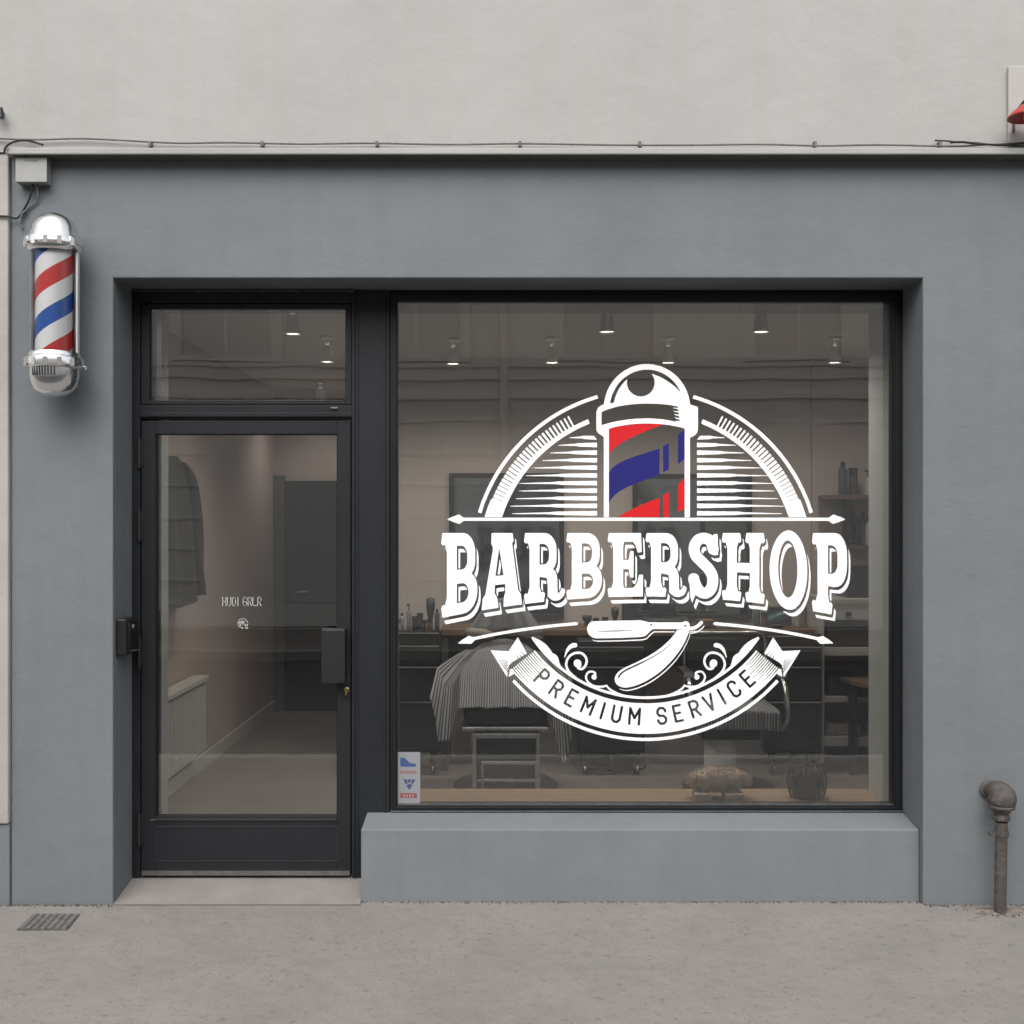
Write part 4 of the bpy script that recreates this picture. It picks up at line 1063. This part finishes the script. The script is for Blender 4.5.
# mirrors
MIRR = mat('mirror', (.30, .31, .31), .06, metal=1)
FRB = mat('mirror_frame_black', (.02, .02, .02), .4)
def mirror(x0, x1, z0, z1, lab, bars=()):
    t = thing('wall_mirror', lab, 'mirror', ((x0+x1)/2, BY-.02, z0), 'framed wall mirrors')
    m = MB(); ring(m, x0, x1, z0, z1, x0+.032, x1-.032, z0+.032, z1-.032, BY-.034, BY-.001)
    for b_ in bars: m.box(b_-.014, b_+.014, BY-.033, BY-.014, z0+.033, z1-.033)
    m.build('frame', FRB, t, bevel=.002)
    MB().box(x0+.03, x1-.03, BY-.013, BY-.004, z0+.03, z1-.03).build('mirror_glass', MIRR, t)
mirror(PX(449, BY-.03), PX(564, BY-.03), .93, PZ(473, BY-.03), 'large black framed mirror behind the draped barber chair')
mirror(PX(633, BY-.03), PX(752, BY-.03), .93, PZ(474, BY-.03), 'large black framed mirror with an upright divider behind the white pole emblem', (PX(703, BY-.02),))

# barber chairs
CLOTH = bpy.data.materials.new('striped_cloth'); CLOTH.use_nodes = True; nt = CLOTH.node_tree; b = nt.nodes['Principled BSDF']; b.inputs['Roughness'].default_value = .9
uvn = nt.nodes.new('ShaderNodeUVMap'); uvn.uv_map = 'uv'; sp2 = nt.nodes.new('ShaderNodeSeparateXYZ'); nt.links.new(uvn.outputs[0], sp2.inputs[0])
fr = mth('FRACT', mth('MULTIPLY', sp2.outputs[0], 1.0)); 
mult = nt.nodes.new('ShaderNodeMath'); mult.operation = 'MULTIPLY'; nt.links.new(sp2.outputs[0], mult.inputs[0]); mult.inputs[1].default_value = 66
fr = mth('FRACT', mult.outputs[0]); gt = mth('GREATER_THAN', fr, .52)
mxn = nt.nodes.new('ShaderNodeMixRGB'); nt.links.new(gt, mxn.inputs[0]); mxn.inputs[1].default_value = (.32, .325, .33, 1); mxn.inputs[2].default_value = (.085, .085, .09, 1)
nt.links.new(mxn.outputs[0], b.inputs['Base Color'])

def pad(mb, x0, x1, y0, y1, z0, z1): return mb.box(x0, x1, y0, y1, z0, z1)
c1x = PX(505.5, 1.7)
CH = thing('barber_chair', 'chrome and black barber chair with leg rest, hidden under a striped cape', 'barber chair', (c1x, 2.0, 0), 'barber chairs')
MB().lathe([(0, 0), (.31, 0), (.315, .012), (.29, .03), (.12, .05), (.06, .06), (.055, .30), (.0, .30)], (c1x, 2.05, 0), seg=40, caps=False).build('pedestal', CHROMEW, CH, smooth='auto')
MB().box(c1x-.235, c1x+.235, 1.62, 2.12, .435, .545).build('seat', LEATH, CH, bevel=.03, bseg=4, smooth=True)
MB().box(c1x-.235, c1x+.235, 2.07, 2.17, .56, .90).build('backrest', LEATH, CH, bevel=.03, bseg=4, smooth=True)
MB().box(c1x-.12, c1x+.12, 2.06, 2.15, .955, 1.09).box(c1x-.015, c1x+.015, 2.1, 2.12, .88, .96).build('headrest', LEATH, CH, bevel=.025, bseg=3, smooth=True)
MB().box(c1x-.25, c1x+.25, 1.60, 2.1, .405, .434).box(c1x-.2, c1x+.2, 1.7, 2.2, .30, .404).build('seat_frame', CHROMEW, CH, bevel=.008)
for s_ in (-1, 1):
    MB().tube(spline3([(c1x+s_*.24, 1.86, .42), (c1x+s_*.26, 1.86, .54), (c1x+s_*.26, 1.88, .60), (c1x+s_*.26, 2.05, .61), (c1x+s_*.24, 2.12, .55)]), .018).box(c1x+s_*.26-.03, c1x+s_*.26+.03, 1.9, 2.06, .608, .63).build('armrest', CHROMEW, CH, smooth='auto')
lx0, lx1 = c1x-.185, c1x+.195
lr = MB()
def bar(mb, x0, x1, z0, z1, yA): mb.box(x0, x1, yA, yA+.025, z0, z1)
bar(lr, lx0, lx1, .375, .402, 1.555); bar(lr, lx0, lx0+.022, .10, .374, 1.56); bar(lr, lx1-.022, lx1, .10, .374, 1.56)
bar(lr, lx0+.05, lx1-.01, .232, .252, 1.53); bar(lr, lx0+.03, lx1-.002, .135, .152, 1.53)
lr.box(lx0-.0, lx1, 1.46, 1.60, .058, .082); lr.box(lx0+.05, lx0+.064, 1.53, 1.556, .075, .231); lr.box(lx1-.03, lx1-.016, 1.53, 1.556, .075, .231)
for s_ in (lx0+.01, lx1-.01): lr.tube([(s_, 1.58, .38), (s_, 1.68, .42)], .012)
lr.build('leg_rest_frame', CHROMEW, CH, bevel=.003)
MB().box(lx0+.024, lx1-.024, 1.566, 1.584, .155, .372).build('leg_rest_pad', LEATH, CH, bevel=.005)
MB().box(lx0+.03, lx1-.03, 1.47, 1.59, .0825, .088).build('foot_plate', mat('ribbed_steel', (.2, .2, .2), .5, metal=.6, var=.5, vscale=90), CH)
# cape thrown over the chair
def cape(u, v):
    s = u*2-1; a = abs(s)
    wid = .15+.225*min(1, v*2.2)**.7
    x = c1x-.012+s*wid
    top = .885-.05*a**2
    zb = .545 if a < .66 else (.545-.20*min(1, (a-.66)/.12) if s < 0 else .545-.33*math.exp(-((a-.84)/.10)**2))
    if s < -.9: zb = .45+(a-.9)*1.4
    if s > .93: zb = .40+(a-.93)*2
    z = top+(zb-top)*v
    y = 2.03-.47*v**.9
    y += .016*math.sin(s*17+v*2)*v+.010*math.sin(s*31)*v
    if a > .66: x += (1 if s > 0 else -1)*.05*v*(a-.66)/.34; y += .12*(a-.66)/.34
    return (x+.006*math.sin(s*23)*v, y, z)
ca = MB().grid(cape, 90, 40).build('striped_cape', CLOTH, smooth=True, solid=.003, loc=(c1x, 1.8, .6)); tag(ca, 'grey and white striped barber cape draped over the left chair', 'cape')
def hood(u, v):
    s = u*2-1; hw = .10+.135*v**.9
    return (c1x-.005+s*hw, 2.04-.045*(1-s*s)-.02*v+.006*math.sin(s*15), 1.135-.03*s*s-(.205-.02*math.cos(s*6))*v)
hd_ = MB().grid(hood, 40, 14).build('striped_towel', CLOTH, smooth=True, solid=.004, loc=(c1x, 2.0, 1.1)); tag(hd_, 'striped towel folded over the headrest of the left barber chair', 'towel')
rl_ = MB(); rl_.tube([(c1x-.235, 2.02, .925), (c1x-.21, 2.0, .925), (c1x-.12, 1.99, .918), (c1x-.07, 2.0, .91)], [.02, .032, .03, .02], seg=14)
tag(rl_.build('rolled_towel', mat('towel_beige', (.30, .27, .24), .95, bump=.4, bscale=90), smooth=True, loc=(c1x-.2, 2, .92)), 'small rolled beige towel beside the headrest, left of the black gap', 'towel')

# second chair
c2x = PX(731, 1.9)
C2 = thing('barber_chair', 'black barber chair on a pale column, seat covered with ribbed grey cloth', 'barber chair', (c2x, 2.0, 0), 'barber chairs')
MB().lathe([(0, 0), (.27, 0), (.275, .012), (.25, .03), (.13, .045), (.10, .05), (0, .05)], (c2x, 1.98, 0), seg=40, caps=False).build('base', LEATH, C2, smooth='auto')
MB().lathe([(.10, .05), (.094, .12), (.092, .33), (.11, .35)], (c2x-.06, 1.93, 0), seg=32, caps=False).build('column', mat('column_enamel', (.75, .76, .74), .5), C2, smooth='auto')
MB().box(c2x-.2, c2x+.14, 1.72, 2.15, .335, .40).build('seat_frame', LEATH, C2, bevel=.01)
MB().box(c2x-.235, c2x+.235, 2.10, 2.19, .46, .905).build('backrest', LEATH, C2, bevel=.035, bseg=4, smooth=True)
bf = MB(); bp = [(c2x-.245, 2.11, .42), (c2x-.245, 2.11, .86), (c2x-.235, 2.11, .905), (c2x-.20, 2.11, .918), (c2x+.20, 2.11, .918), (c2x+.235, 2.11, .905), (c2x+.245, 2.11, .86), (c2x+.245, 2.11, .42)]
bf.tube(bp, .009); bf.build('back_frame', CHROMEW, C2, smooth=True)
for s_ in (-1, 1):
    MB().tube(spline3([(c2x+s_*.255, 1.72, .40), (c2x+s_*.275, 1.66, .47), (c2x+s_*.275, 1.68, .60), (c2x+s_*.27, 1.78, .68), (c2x+s_*.26, 2.08, .70)]), .016).box(c2x+s_*.27-.028, c2x+s_*.27+.028, 1.76, 2.05, .69, .72).build('armrest', CHROMEW, C2, smooth='auto')
MB().box(c2x-.235, c2x+.21, 1.64, 2.08, .405, .505).build('seat', LEATH, C2, bevel=.02, bseg=3, smooth=True)
def seatc(u, v):
    s = u*2-1; t = v
    x = c2x-.012+s*.238
    if t < .5: return (x, 2.06-(t/.5)*.435, .512+.006*math.sin(s*40))
    return (x+.004*math.sin(s*60), 1.625-.006*math.sin(s*60), .512-.108*(t-.5)/.5+.008*math.cos(s*2))
tag(MB().grid(seatc, 80, 16).build('seat_cloth', CLOTH, smooth=True, solid=.004, loc=(c2x, 1.8, .51)), 'grey ribbed cloth lying over the seat of the right barber chair', 'cloth')

# shelf unit at the right
SU = thing('shelf_unit', 'open white shelf unit with drawers at the back right of the shop', 'shelf unit', (2.2, 2.6, 0))
SHW = mat('shelf_white', (.40, .39, .37), .6)
for pyt, th_ in ((599, .03), (648, .05), (697, .035), (737, .06)):
    z = PZ(pyt, 2.4); MB().box(1.975, 2.55, 2.4, 2.86, z-th_, z).build('shelf', SHW, SU, bevel=.002)
MB().box(1.94, 1.97, 2.38, 2.87, 0, PZ(597, 2.4)).build('upright', SHW, SU, bevel=.002)
MB().box(2.552, 2.58, 2.4, 2.87, 0, PZ(597, 2.4)).build('upright', SHW, SU, bevel=.002)
d_ = MB().box(1.98, 2.55, 2.41, 2.43, PZ(620, 2.4), PZ(606, 2.4)).build('drawer', SHW, SU, bevel=.002)
MB().box(PX(846, 2.4), PX(851, 2.4), 2.39, 2.41, PZ(616, 2.4), PZ(612, 2.4)).build('handle', BLACK, d_)
STX = [('storage_box', 2.00, 2.30, PZ(648, 2.4)+.001, .13, (.05, .05, .05), 'dark storage box on the second shelf of the white unit'),
       ('storage_box', 2.02, 2.20, PZ(697, 2.4)+.001, .12, (.03, .03, .03), 'low black box on the third shelf of the white unit'),
       ('folded_towels', 2.00, 2.22, PZ(737, 2.4)+.001, .07, (.28, .26, .24), 'folded pale towels on the bottom shelf of the white unit')]
for nm, a, b_, z, h_, c_, lb in STX:
    o = MB().box(a, b_, 2.45, 2.75, z, z+h_).build(nm, mat(nm+str(z), c_, .7, var=.3, vscale=30), bevel=.008, loc=((a+b_)/2, 2.6, z)); tag(o, lb, nm.replace('_', ' '))
# side table
TB = thing('side_table', 'low dark table with a wood edge at the right behind the window', 'table', (2.2, 2.3, 0))
MB().hexa([(2.05, 2.62, .57), (2.20, 2.0, .57), (2.59, 2.0, .57), (2.59, 2.62, .57), (2.05, 2.62, .60), (2.20, 2.0, .60), (2.59, 2.0, .60), (2.59, 2.62, .60)]).build('table_top', WOODD, TB, bevel=.003)
for lx_, ly_ in ((2.14, 2.35), (2.5, 2.58), (2.5, 2.06)): MB().box(lx_-.022, lx_+.022, ly_-.022, ly_+.022, 0, .569).build('leg', BLACK, TB, bevel=.003)

# wall shelves
def wshelf(x0, x1, z, lab, y0=2.68):
    t = thing('wall_shelf', lab, 'shelf', ((x0+x1)/2, 2.8, z), 'wall shelves at the right')
    MB().hexa([(x0, y0, z-.03), (x1, y0, z-.03), (x1, BY-.031, z-.03), (x0+.03, BY-.031, z-.03), (x0, y0, z), (x1, y0, z), (x1, BY-.031, z), (x0+.03, BY-.031, z)]).build('board', mat('walnut', (.10, .065, .05), .5, var=.3, vscale=6, stretch=(1, 8, 8)), t, bevel=.003)
    return t
zs1, zs2 = PZ(495, 2.70), PZ(545, 2.75)
s1 = wshelf(PX(823, 2.68), 2.56, zs1, 'upper dark wooden wall shelf holding two bottles')
MB().box(PX(847, 2.8), PX(852, 2.8), 2.78, BY-.032, zs1-.30, zs1-.031).build('bracket', BLACK, s1)
wshelf(PX(846, 2.75), 2.56, zs2, 'lower dark wooden wall shelf under the bracket', 2.75)

# bottles and tools
BM = [mat('bottle_smoke', (.05, .055, .06), .2), mat('bottle_black', (.012, .012, .012), .25), mat('bottle_amber', (.14, .07, .045), .25), mat('bottle_clear', (.22, .22, .21), .15), mat('bottle_teal', (.05, .09, .11), .25), mat('bottle_white', (.35, .34, .32), .35)]
NB = 0
def bottle(px, pyt, wpx, y, zb, m, kind, lab):
    x = PX(px, y); zt_ = PZ(pyt, y); r = wpx*.5*(y+5)/F; h = zt_-zb
    t = thing('bottle', lab, 'bottle', (x, y, zb), 'bottles and jars in the shop')
    if kind == 'pump':
        MB().lathe([(0, 0), (r, 0), (r, h*.62), (r*.8, h*.70), (r*.3, h*.74)], (x, y, zb), seg=20, caps=False).build('body', m, t, smooth='auto')
        MB().cyl((x, y, zb+h*.74), (x, y, zb+h*.93), r*.22).box(x-r*.9, x+r*.3, y-r*.2, y+r*.2, zb+h*.93, zb+h).build('pump_head', BM[1], t)
    elif kind == 'tall':
        MB().lathe([(0, 0), (r, 0), (r, h*.72), (r*.75, h*.80), (r*.45, h*.84)], (x, y, zb), seg=20, caps=False).build('body', m, t, smooth='auto')
        MB().lathe([(r*.5, h*.84), (r*.5, h*.99), (0, h)], (x, y, zb), seg=16, caps=False).build('cap', BM[1], t, smooth='auto')
    elif kind == 'brush':
        MB().lathe([(0, 0), (r*.55, 0), (r*.5, h*.35), (r*.7, h*.45)], (x, y, zb), seg=16, caps=False).build('body', m, t, smooth='auto')
        MB().lathe([(r*.7, h*.45), (r, h*.7), (r*.95, h*.95), (0, h)], (x, y, zb), seg=20, caps=False).build('bristles', BM[1], t, smooth=True)
    else:
        MB().lathe([(0, 0), (r, 0), (r, h*.7)], (x, y, zb), seg=20, caps=False).build('body', m, t, smooth='auto')
        MB().lathe([(r*1.06, h*.7), (r*1.06, h), (0, h)], (x, y, zb), seg=20, caps=False).build('cap', BM[1], t, smooth='auto')
zt1 = .906; zct = .903
for a in [(402, 613, 5, 2.40, zt1, 3, 'tall', 'leftmost slim clear bottle on the tall trolley'), (409, 604, 5, 2.41, zt1, 3, 'pump', 'clear pump bottle on the tall trolley, left of the amber jar'),
          (415, 616, 6, 2.37, zt1, 1, 'jar', 'squat black jar on the tall trolley'), (420, 613, 6, 2.41, zt1, 0, 'jar', 'dark grey jar beside the big neck brush'),
          (430.5, 597, 9, 2.41, zt1, 1, 'brush', 'big dark neck brush standing tallest on the trolley'), (429.5, 619, 5, 2.36, zt1, 2, 'jar', 'small amber jar in front of the neck brush'),
          (424, 620, 5, 2.36, zt1, 0, 'jar', 'tiny smoky jar left of the amber jar'), (437, 609, 5, 2.40, zt1, 0, 'tall', 'narrow dark bottle at the right edge of the tall trolley'), (398.5, 620, 5, 2.36, zt1, 5, 'jar', 'pale jar at the left edge of the window'),
          (587, 615, 10, 2.7, zct, 1, 'brush', 'round dark brush on the counter, left of the razor handle'), (596, 618, 6, 2.7, zct, 0, 'jar', 'low dark jar behind the razor handle'), (605, 617, 6, 2.7, zct, 1, 'jar', 'low black jar right of the round brush'),
          (615, 607, 8, 2.75, zct, 1, 'brush', 'flared dark shaving brush beside the comb holder'),
          (757, 606, 6, 2.7, zct, 4, 'tall', 'slim blue grey bottle on the counter under the letter H'), (764, 612, 6, 2.65, zct, 2, 'jar', 'small brown jar on the counter right of the slim blue grey bottle'),
          (797, 604, 5, 2.7, zct, 5, 'tall', 'pale slim bottle on the counter under the letter O'), (804, 600, 5, 2.7, zct, 2, 'tall', 'brown slim bottle on the counter under the letter O'), (810, 606, 6, 2.7, zct, 5, 'pump', 'pale pump bottle at the right end of the counter'),
          (843, 461.5, 9, 2.78, zs1+.001, 0, 'tall', 'taller smoky bottle on the upper wall shelf'), (853, 468, 8.5, 2.78, zs1+.001, 0, 'jar', 'shorter grey canister on the upper wall shelf'), (868, 470, 7, 2.80, zs1+.001, 5, 'pump', 'pale pump bottle at the right end of the upper wall shelf'),
          (857, 516, 5, 2.82, zs2+.001, 1, 'tall', 'dark thin bottle on the lower wall shelf'), (863, 512, 6, 2.84, zs2+.001, 0, 'tall', 'dark middle bottle on the lower wall shelf'), (868, 517, 5, 2.82, zs2+.001, 5, 'tall', 'pale thin bottle on the lower wall shelf')]:
    bottle(a[0], a[1], a[2], a[3], a[4], BM[a[5]], a[6], a[7])
def single(nm, mb, m, lab, cat, loc, **k): return tag(mb.build(nm, m, loc=loc, **k), lab, cat)
x0 = PX(622, 2.75); cbm = MB(); cbm.box(x0, PX(635, 2.75), 2.72, 2.80, zct, PZ(602, 2.72))
ch_ = thing('comb_holder', 'dark ribbed comb holder on the counter behind the razor handle', 'comb holder', (x0, 2.75, zct))
cbm.build('holder', BM[1], ch_, bevel=.004)
cc = MB(); 
for i in range(6): cc.box(x0+.008+i*.012, x0+.014+i*.012, 2.715, 2.719, zct+.01, PZ(603, 2.72))
cc.build('ribs', BM[0], ch_)
sc_ = thing('counter_screen', 'small dark screen standing on the counter above the razor', 'screen', (PX(663, 2.7), 2.7, zct))
MB().box(PX(650, 2.7), PX(676, 2.7), 2.7, 2.715, PZ(616, 2.7), PZ(604, 2.7)).box(PX(661, 2.7), PX(665, 2.7), 2.705, 2.712, zct+.001, PZ(616, 2.7)).build('display', BM[1], sc_, bevel=.003)
MB().box(PX(643, 2.6), PX(690, 2.6), 2.55, 2.7, zct, PZ(618, 2.6)).build('stand_base', DARKCAB, sc_, bevel=.012)
single('wicker_bowl', MB().lathe([(0, 0), (.035, 0), (.055, .05), (.06, .055), (.05, .05), (.03, .01)], (PX(705, 2.55), 2.55, zct), seg=24, caps=False), mat('wicker', (.30, .18, .10), .8, bump=.6, bscale=120), 'small tan bowl on the counter at the tip of the razor', 'bowl', (PX(705, 2.55), 2.55, zct), smooth=True)
single('white_box', MB().box(PX(716, 2.5), PX(745, 2.5), 2.5, 2.75, zct, PZ(626, 2.5)+.0), mat('card_grey', (.20, .20, .19), .7), 'flat grey box on the counter left of the second mirror edge', 'box', (PX(730, 2.5), 2.6, zct), bevel=.004)
# hair dryer lying among the tools
hdy = thing('hair_dryer', 'blue grey hair dryer lying on the counter under the letter O', 'hair dryer', (PX(780, 2.6), 2.6, zct))
hxx = PX(780, 2.6)
MB().lathe([(0, 0), (.03, .0), (.036, .02), (.034, .09), (.022, .16), (.026, .18)], (hxx-.08, 2.6, zct+.04), (1, .1, .35), 20, caps=False).build('barrel', BM[4], hdy, smooth=True)
MB().tube([(hxx-.05, 2.6, zct+.05), (hxx-.04, 2.57, zct+.012), (hxx-.0, 2.54, zct+.012)], .013).build('grip', BM[1], hdy, smooth=True)
single('tool_case', MB().box(PX(770, 2.75), PX(792, 2.75), 2.75, 2.85, zct, PZ(607, 2.75)), DARKCAB, 'black upright tool case on the counter behind the hair dryer', 'case', (PX(781, 2.8), 2.8, zct), bevel=.006)
single('appliance', MB().box(PX(846, 2.5), PX(873, 2.5), 2.5, 2.75, PZ(598, 2.5), PZ(566, 2.5)), DARKCAB, 'black cube shaped appliance on top of the white shelf unit', 'appliance', (PX(858, 2.5), 2.6, PZ(598, 2.5)), bevel=.01)
# cord loop on the floor
cord = [(PX(603, y)+0, 0, 0) for y in (2,)]
cxx, cyy = PX(601, 2.45), 2.44
pts = [(cxx+.10*math.cos(R(a)), cyy+.09*math.sin(R(a))-.02, .008) for a in range(10, 350, 20)]
pts += [(cxx+.14, cyy-.02, .008), (cxx+.20, cyy+.02, .008), (cxx+.27, cyy+.05, .008), (cxx+.31, cyy+.2, .008)]
single('power_cord', MB().tube(spline3(pts), .006, seg=8), RUBBER, 'black cord lying in a loop on the floor below the ribbon lettering', 'cord', (cxx, cyy, 0), smooth=True)
single('power_cord', MB().tube(spline3([(PX(566, 2.6), 2.6, .62), (PX(565, 2.6), 2.6, .45), (PX(562, 2.6), 2.58, .25), (PX(566, 2.6), 2.57, .1), (PX(576, 2.6), 2.55, .01)]), .005, seg=8), RUBBER, 'thin black cord hanging behind the right side of the striped cape', 'cord', (PX(566, 2.6), 2.6, .62), smooth=True)
single('power_cord', MB().tube(spline3([(PX(640, 2.9), 2.9, .5), (PX(639, 2.9), 2.89, .3), (PX(634, 2.9), 2.88, .2), (PX(628, 2.9), 2.88, .18)]), .005, seg=8), RUBBER, 'thin black cord on the back wall right of the middle trolley', 'cord', (PX(640, 2.9), 2.9, .5), smooth=True)

# things lying on the window board
SB_ = .3025
FU = thing('fluffy_pouch', 'beige fluffy pouch on two pale blocks on the window board', 'pouch', (PX(719, .47), .47, SB_))
fxc, fyc = PX(718.5, .46), .47
fm = MB(); rg = random.Random(5)
bm = bmesh.new(); bmesh.ops.create_icosphere(bm, subdivisions=4, radius=1)
vs = [v.co.copy() for v in bm.verts]; fs = [[v.index for v in f.verts] for f in bm.faces]; bm.free()
P_ = []
for v in vs:
    n_ = 1+.10*noise.noise(v*2.3)+.05*noise.noise(v*6)
    P_.append((fxc+v.x*.148*n_*(1-.08*v.z), fyc+v.y*.07*n_, SB_+.083+(v.z*.055 if v.z > 0 else v.z*.05)*n_))
fm.add(P_, fs); FUR = mat('beige_fur', (.85, .72, .60), .95, col2=(.58, .46, .37), vscale=22, bump=.8, bscale=90)
bo_ = fm.build('body', FUR, FU, smooth=True)
tf = MB()
for i in range(2600):
    v = Vector((rg.gauss(0, 1), rg.gauss(0, 1), rg.gauss(0, 1))).normalized(); n_ = 1+.10*noise.noise(v*2.3)+.05*noise.noise(v*6)
    p = Vector((fxc+v.x*.148*n_, fyc+v.y*.07*n_, SB_+.083+v.z*(.055 if v.z > 0 else .05)*n_)); d = (Vector((v.x, v.y*2, v.z*2.2)).normalized()+Vector((rg.uniform(-.6, .6), rg.uniform(-.6, .6), rg.uniform(-.9, .3)))).normalized()
    s_ = d.cross(Vector((rg.random(), rg.random(), rg.random()))).normalized()*.0022; l = rg.uniform(.008, .018)
    tf.add([p-s_, p+s_, p+d*l], [(0, 1, 2)])
tf.build('tufts', FUR, FU)
BL = mat('pale_block', (.6, .53, .46), .8, var=.2, vscale=20)
for a, b_ in ((694, 710), (724, 744)):
    o = MB().box(PX(a, .40), PX(b_, .40), .375, .47, SB_-.0, SB_+.038).build('pale_block', BL, FU, bevel=.008)
BK = thing('mesh_basket', 'round black wire mesh basket on the window board near the right side', 'basket', (PX(808, .47), .47, SB_))
bx_, by_ = PX(807.5, .47), .48
wm = MB(); 
def bpnt(a, t): r_ = .086*(.78+.30*math.sin(PI*min(1, t*1.0)*.8+.4)); return (bx_+r_*math.cos(a), by_+r_*.8*math.sin(a), SB_+.004+.158*t)
for i in range(22): wm.tube([bpnt(2*PI*i/22+.25*t_/6, t_/6) for t_ in range(7)], .0022, seg=5)
for i in range(22): wm.tube([bpnt(2*PI*i/22-.5*t_/6, t_/6) for t_ in range(7)], .0018, seg=5)
for t_ in (0, .33, .66, 1): wm.tube([bpnt(2*PI*k/28, t_) for k in range(28)], .003, seg=5, closed=True)
wm.build('wire_mesh', BLACK, BK, smooth=True)
MB().lathe([(0, .004), (.06, .004), (.075, .06), (.07, .11), (.04, .13), (0, .135)], (bx_, by_, SB_), seg=24, caps=False).build('dark_cloth', mat('dark_cloth', (.03, .032, .036), .9, var=.3, vscale=20), BK, smooth=True)

# ---------------------------------------------------------------- across the street (seen in the glass)
OB = thing('opposite_building', 'pale building across the street, seen reflected in the shop glass', 'building', (0, -12.5, 0))
OW = mat('opposite_render', (.80, .78, .74), .85, var=.06, vscale=.7, bump=.1, bscale=8)
OT = mat('opposite_trim', (.82, .80, .76), .8)
ODK = mat('opposite_shopfront', (.74, .72, .69), .6)
OG = mat('opposite_glass', (.60, .59, .57), .4)
# mirrored: reflected px -> x, height
def rx_(px): return (px-512)/F*17.5
def rz_(py): return 1.6+(520-py)/F*17.5
o_ = MB(); o_.box(-30, 30, -20, -12.10, -.3, OBH); 
o_.build('wall', OW, OB)
tr2 = MB()
tr2.box(-30, 30, -12.098, -12.04, rz_(378), rz_(364)); tr2.box(-30, 30, -12.098, -12.0, rz_(366), rz_(362)); tr2.box(-30, 30, -12.098, -12.04, rz_(398), rz_(392)); tr2.box(-30, 30, -12.098, -12.05, .0, .35)
for i in range(10): tr2.box(-30, 30, -12.098, -12.075, rz_(420)-.48*i-.03, rz_(420)-.48*i)
tr2.box(-30, 30, -12.098, -11.8, OBH-.5, OBH+.05); 
tr2.build('cornice', OT, OB)
for zz in (rz_(360),):
    for xx in [-17.4, -14.4, -11.4, -8.4, -4.30, -1.45, 1.45, 4.3, 8.4, 11.4, 14.4, 17.4]:
        f_ = MB(); ring(f_, xx-.82, xx+.82, zz+.0, zz+2.2, xx-.66, xx+.66, zz+.08, zz+2.05, -12.098, -12.03)
        f_.box(xx-.025, xx+.025, -12.095, -12.05, zz+.08, zz+2.05)
        wo_ = f_.build('window', OT, OB); MB().box(xx-.66, xx+.66, -12.096, -12.075, zz+.08, zz+2.05).build('pane', OG, wo_)
for xx in [-15, -10.5, -7.2, -3.6, .95, 4.4, 8.2, 12]:
    arch = [(xx-.95, .36), (xx+.95, .36), (xx+.95, 2.1)]+[(xx+.95*math.cos(R(a)), 2.1+.85*math.sin(R(a))) for a in range(15, 180, 15)]+[(xx-.95, 2.1)]
    big = [(xx-1.1, .352), (xx+1.1, .352), (xx+1.1, 2.1)]+[(xx+1.1*math.cos(R(a)), 2.1+1.0*math.sin(R(a))) for a in range(15, 180, 15)]+[(xx-1.1, 2.1)]
    fr_ = MB(); fr_.prism(big, -12.098, -12.055); wo_ = fr_.build('shopfront', OT, OB)
    MB().prism(arch, -12.053, -12.045).build('pane', ODK, wo_)
MB().cyl((rx_(504), -12.03, .1), (rx_(504), -12.03, OBH-.6), .06, seg=16).build('downpipe', OT, OB, smooth='auto')

# ---------------------------------------------------------------- light and camera
sun = bpy.data.lights.new('sun', 'SUN'); sun.energy = SUN_E; sun.angle = R(75); sun.color = (1, .985, .96)
so = bpy.data.objects.new('sun', sun); COL.objects.link(so)
EL, AZ = R(48), R(-172)      # high, from the street side
dv = Vector((math.sin(AZ)*math.cos(EL), math.cos(AZ)*math.cos(EL), math.sin(EL)))
so.rotation_euler = dv.to_track_quat('Z', 'Y').to_euler(); so.location = dv*20
wd = bpy.data.worlds.new('World'); scene.world = wd; wd.use_nodes = True; nt = wd.node_tree
bg = nt.nodes['Background']; sk = nt.nodes.new('ShaderNodeTexSky'); sk.sky_type = 'NISHITA'; sk.sun_disc = False
sk.sun_elevation = EL; sk.sun_rotation = AZ; sk.dust_density = 4; sk.air_density = 1.2
hs = nt.nodes.new('ShaderNodeHueSaturation'); hs.inputs['Saturation'].default_value = .22
nt.links.new(sk.outputs[0], hs.inputs['Color']); nt.links.new(hs.outputs[0], bg.inputs[0]); bg.inputs[1].default_value = SKY_E
cam = bpy.data.cameras.new('camera'); co = bpy.data.objects.new('camera', cam); COL.objects.link(co)
co.location = CAM; co.rotation_euler = (R(90), 0, 0); cam.sensor_width = 36; cam.lens = F/1024*36; cam.shift_y = 8/1024; cam.clip_end = 500
scene.camera = co
vs_ = scene.view_settings; vs_.view_transform = 'Standard'; vs_.look = 'None'; vs_.gamma = 1; vs_.exposure = EXPO; vs_.use_curve_mapping = False
scene.cycles.max_bounces = 10; scene.cycles.transparent_max_bounces = 16
scene.cycles.caustics_reflective = False; scene.cycles.caustics_refractive = False
scene.cycles.sample_clamp_indirect = 6
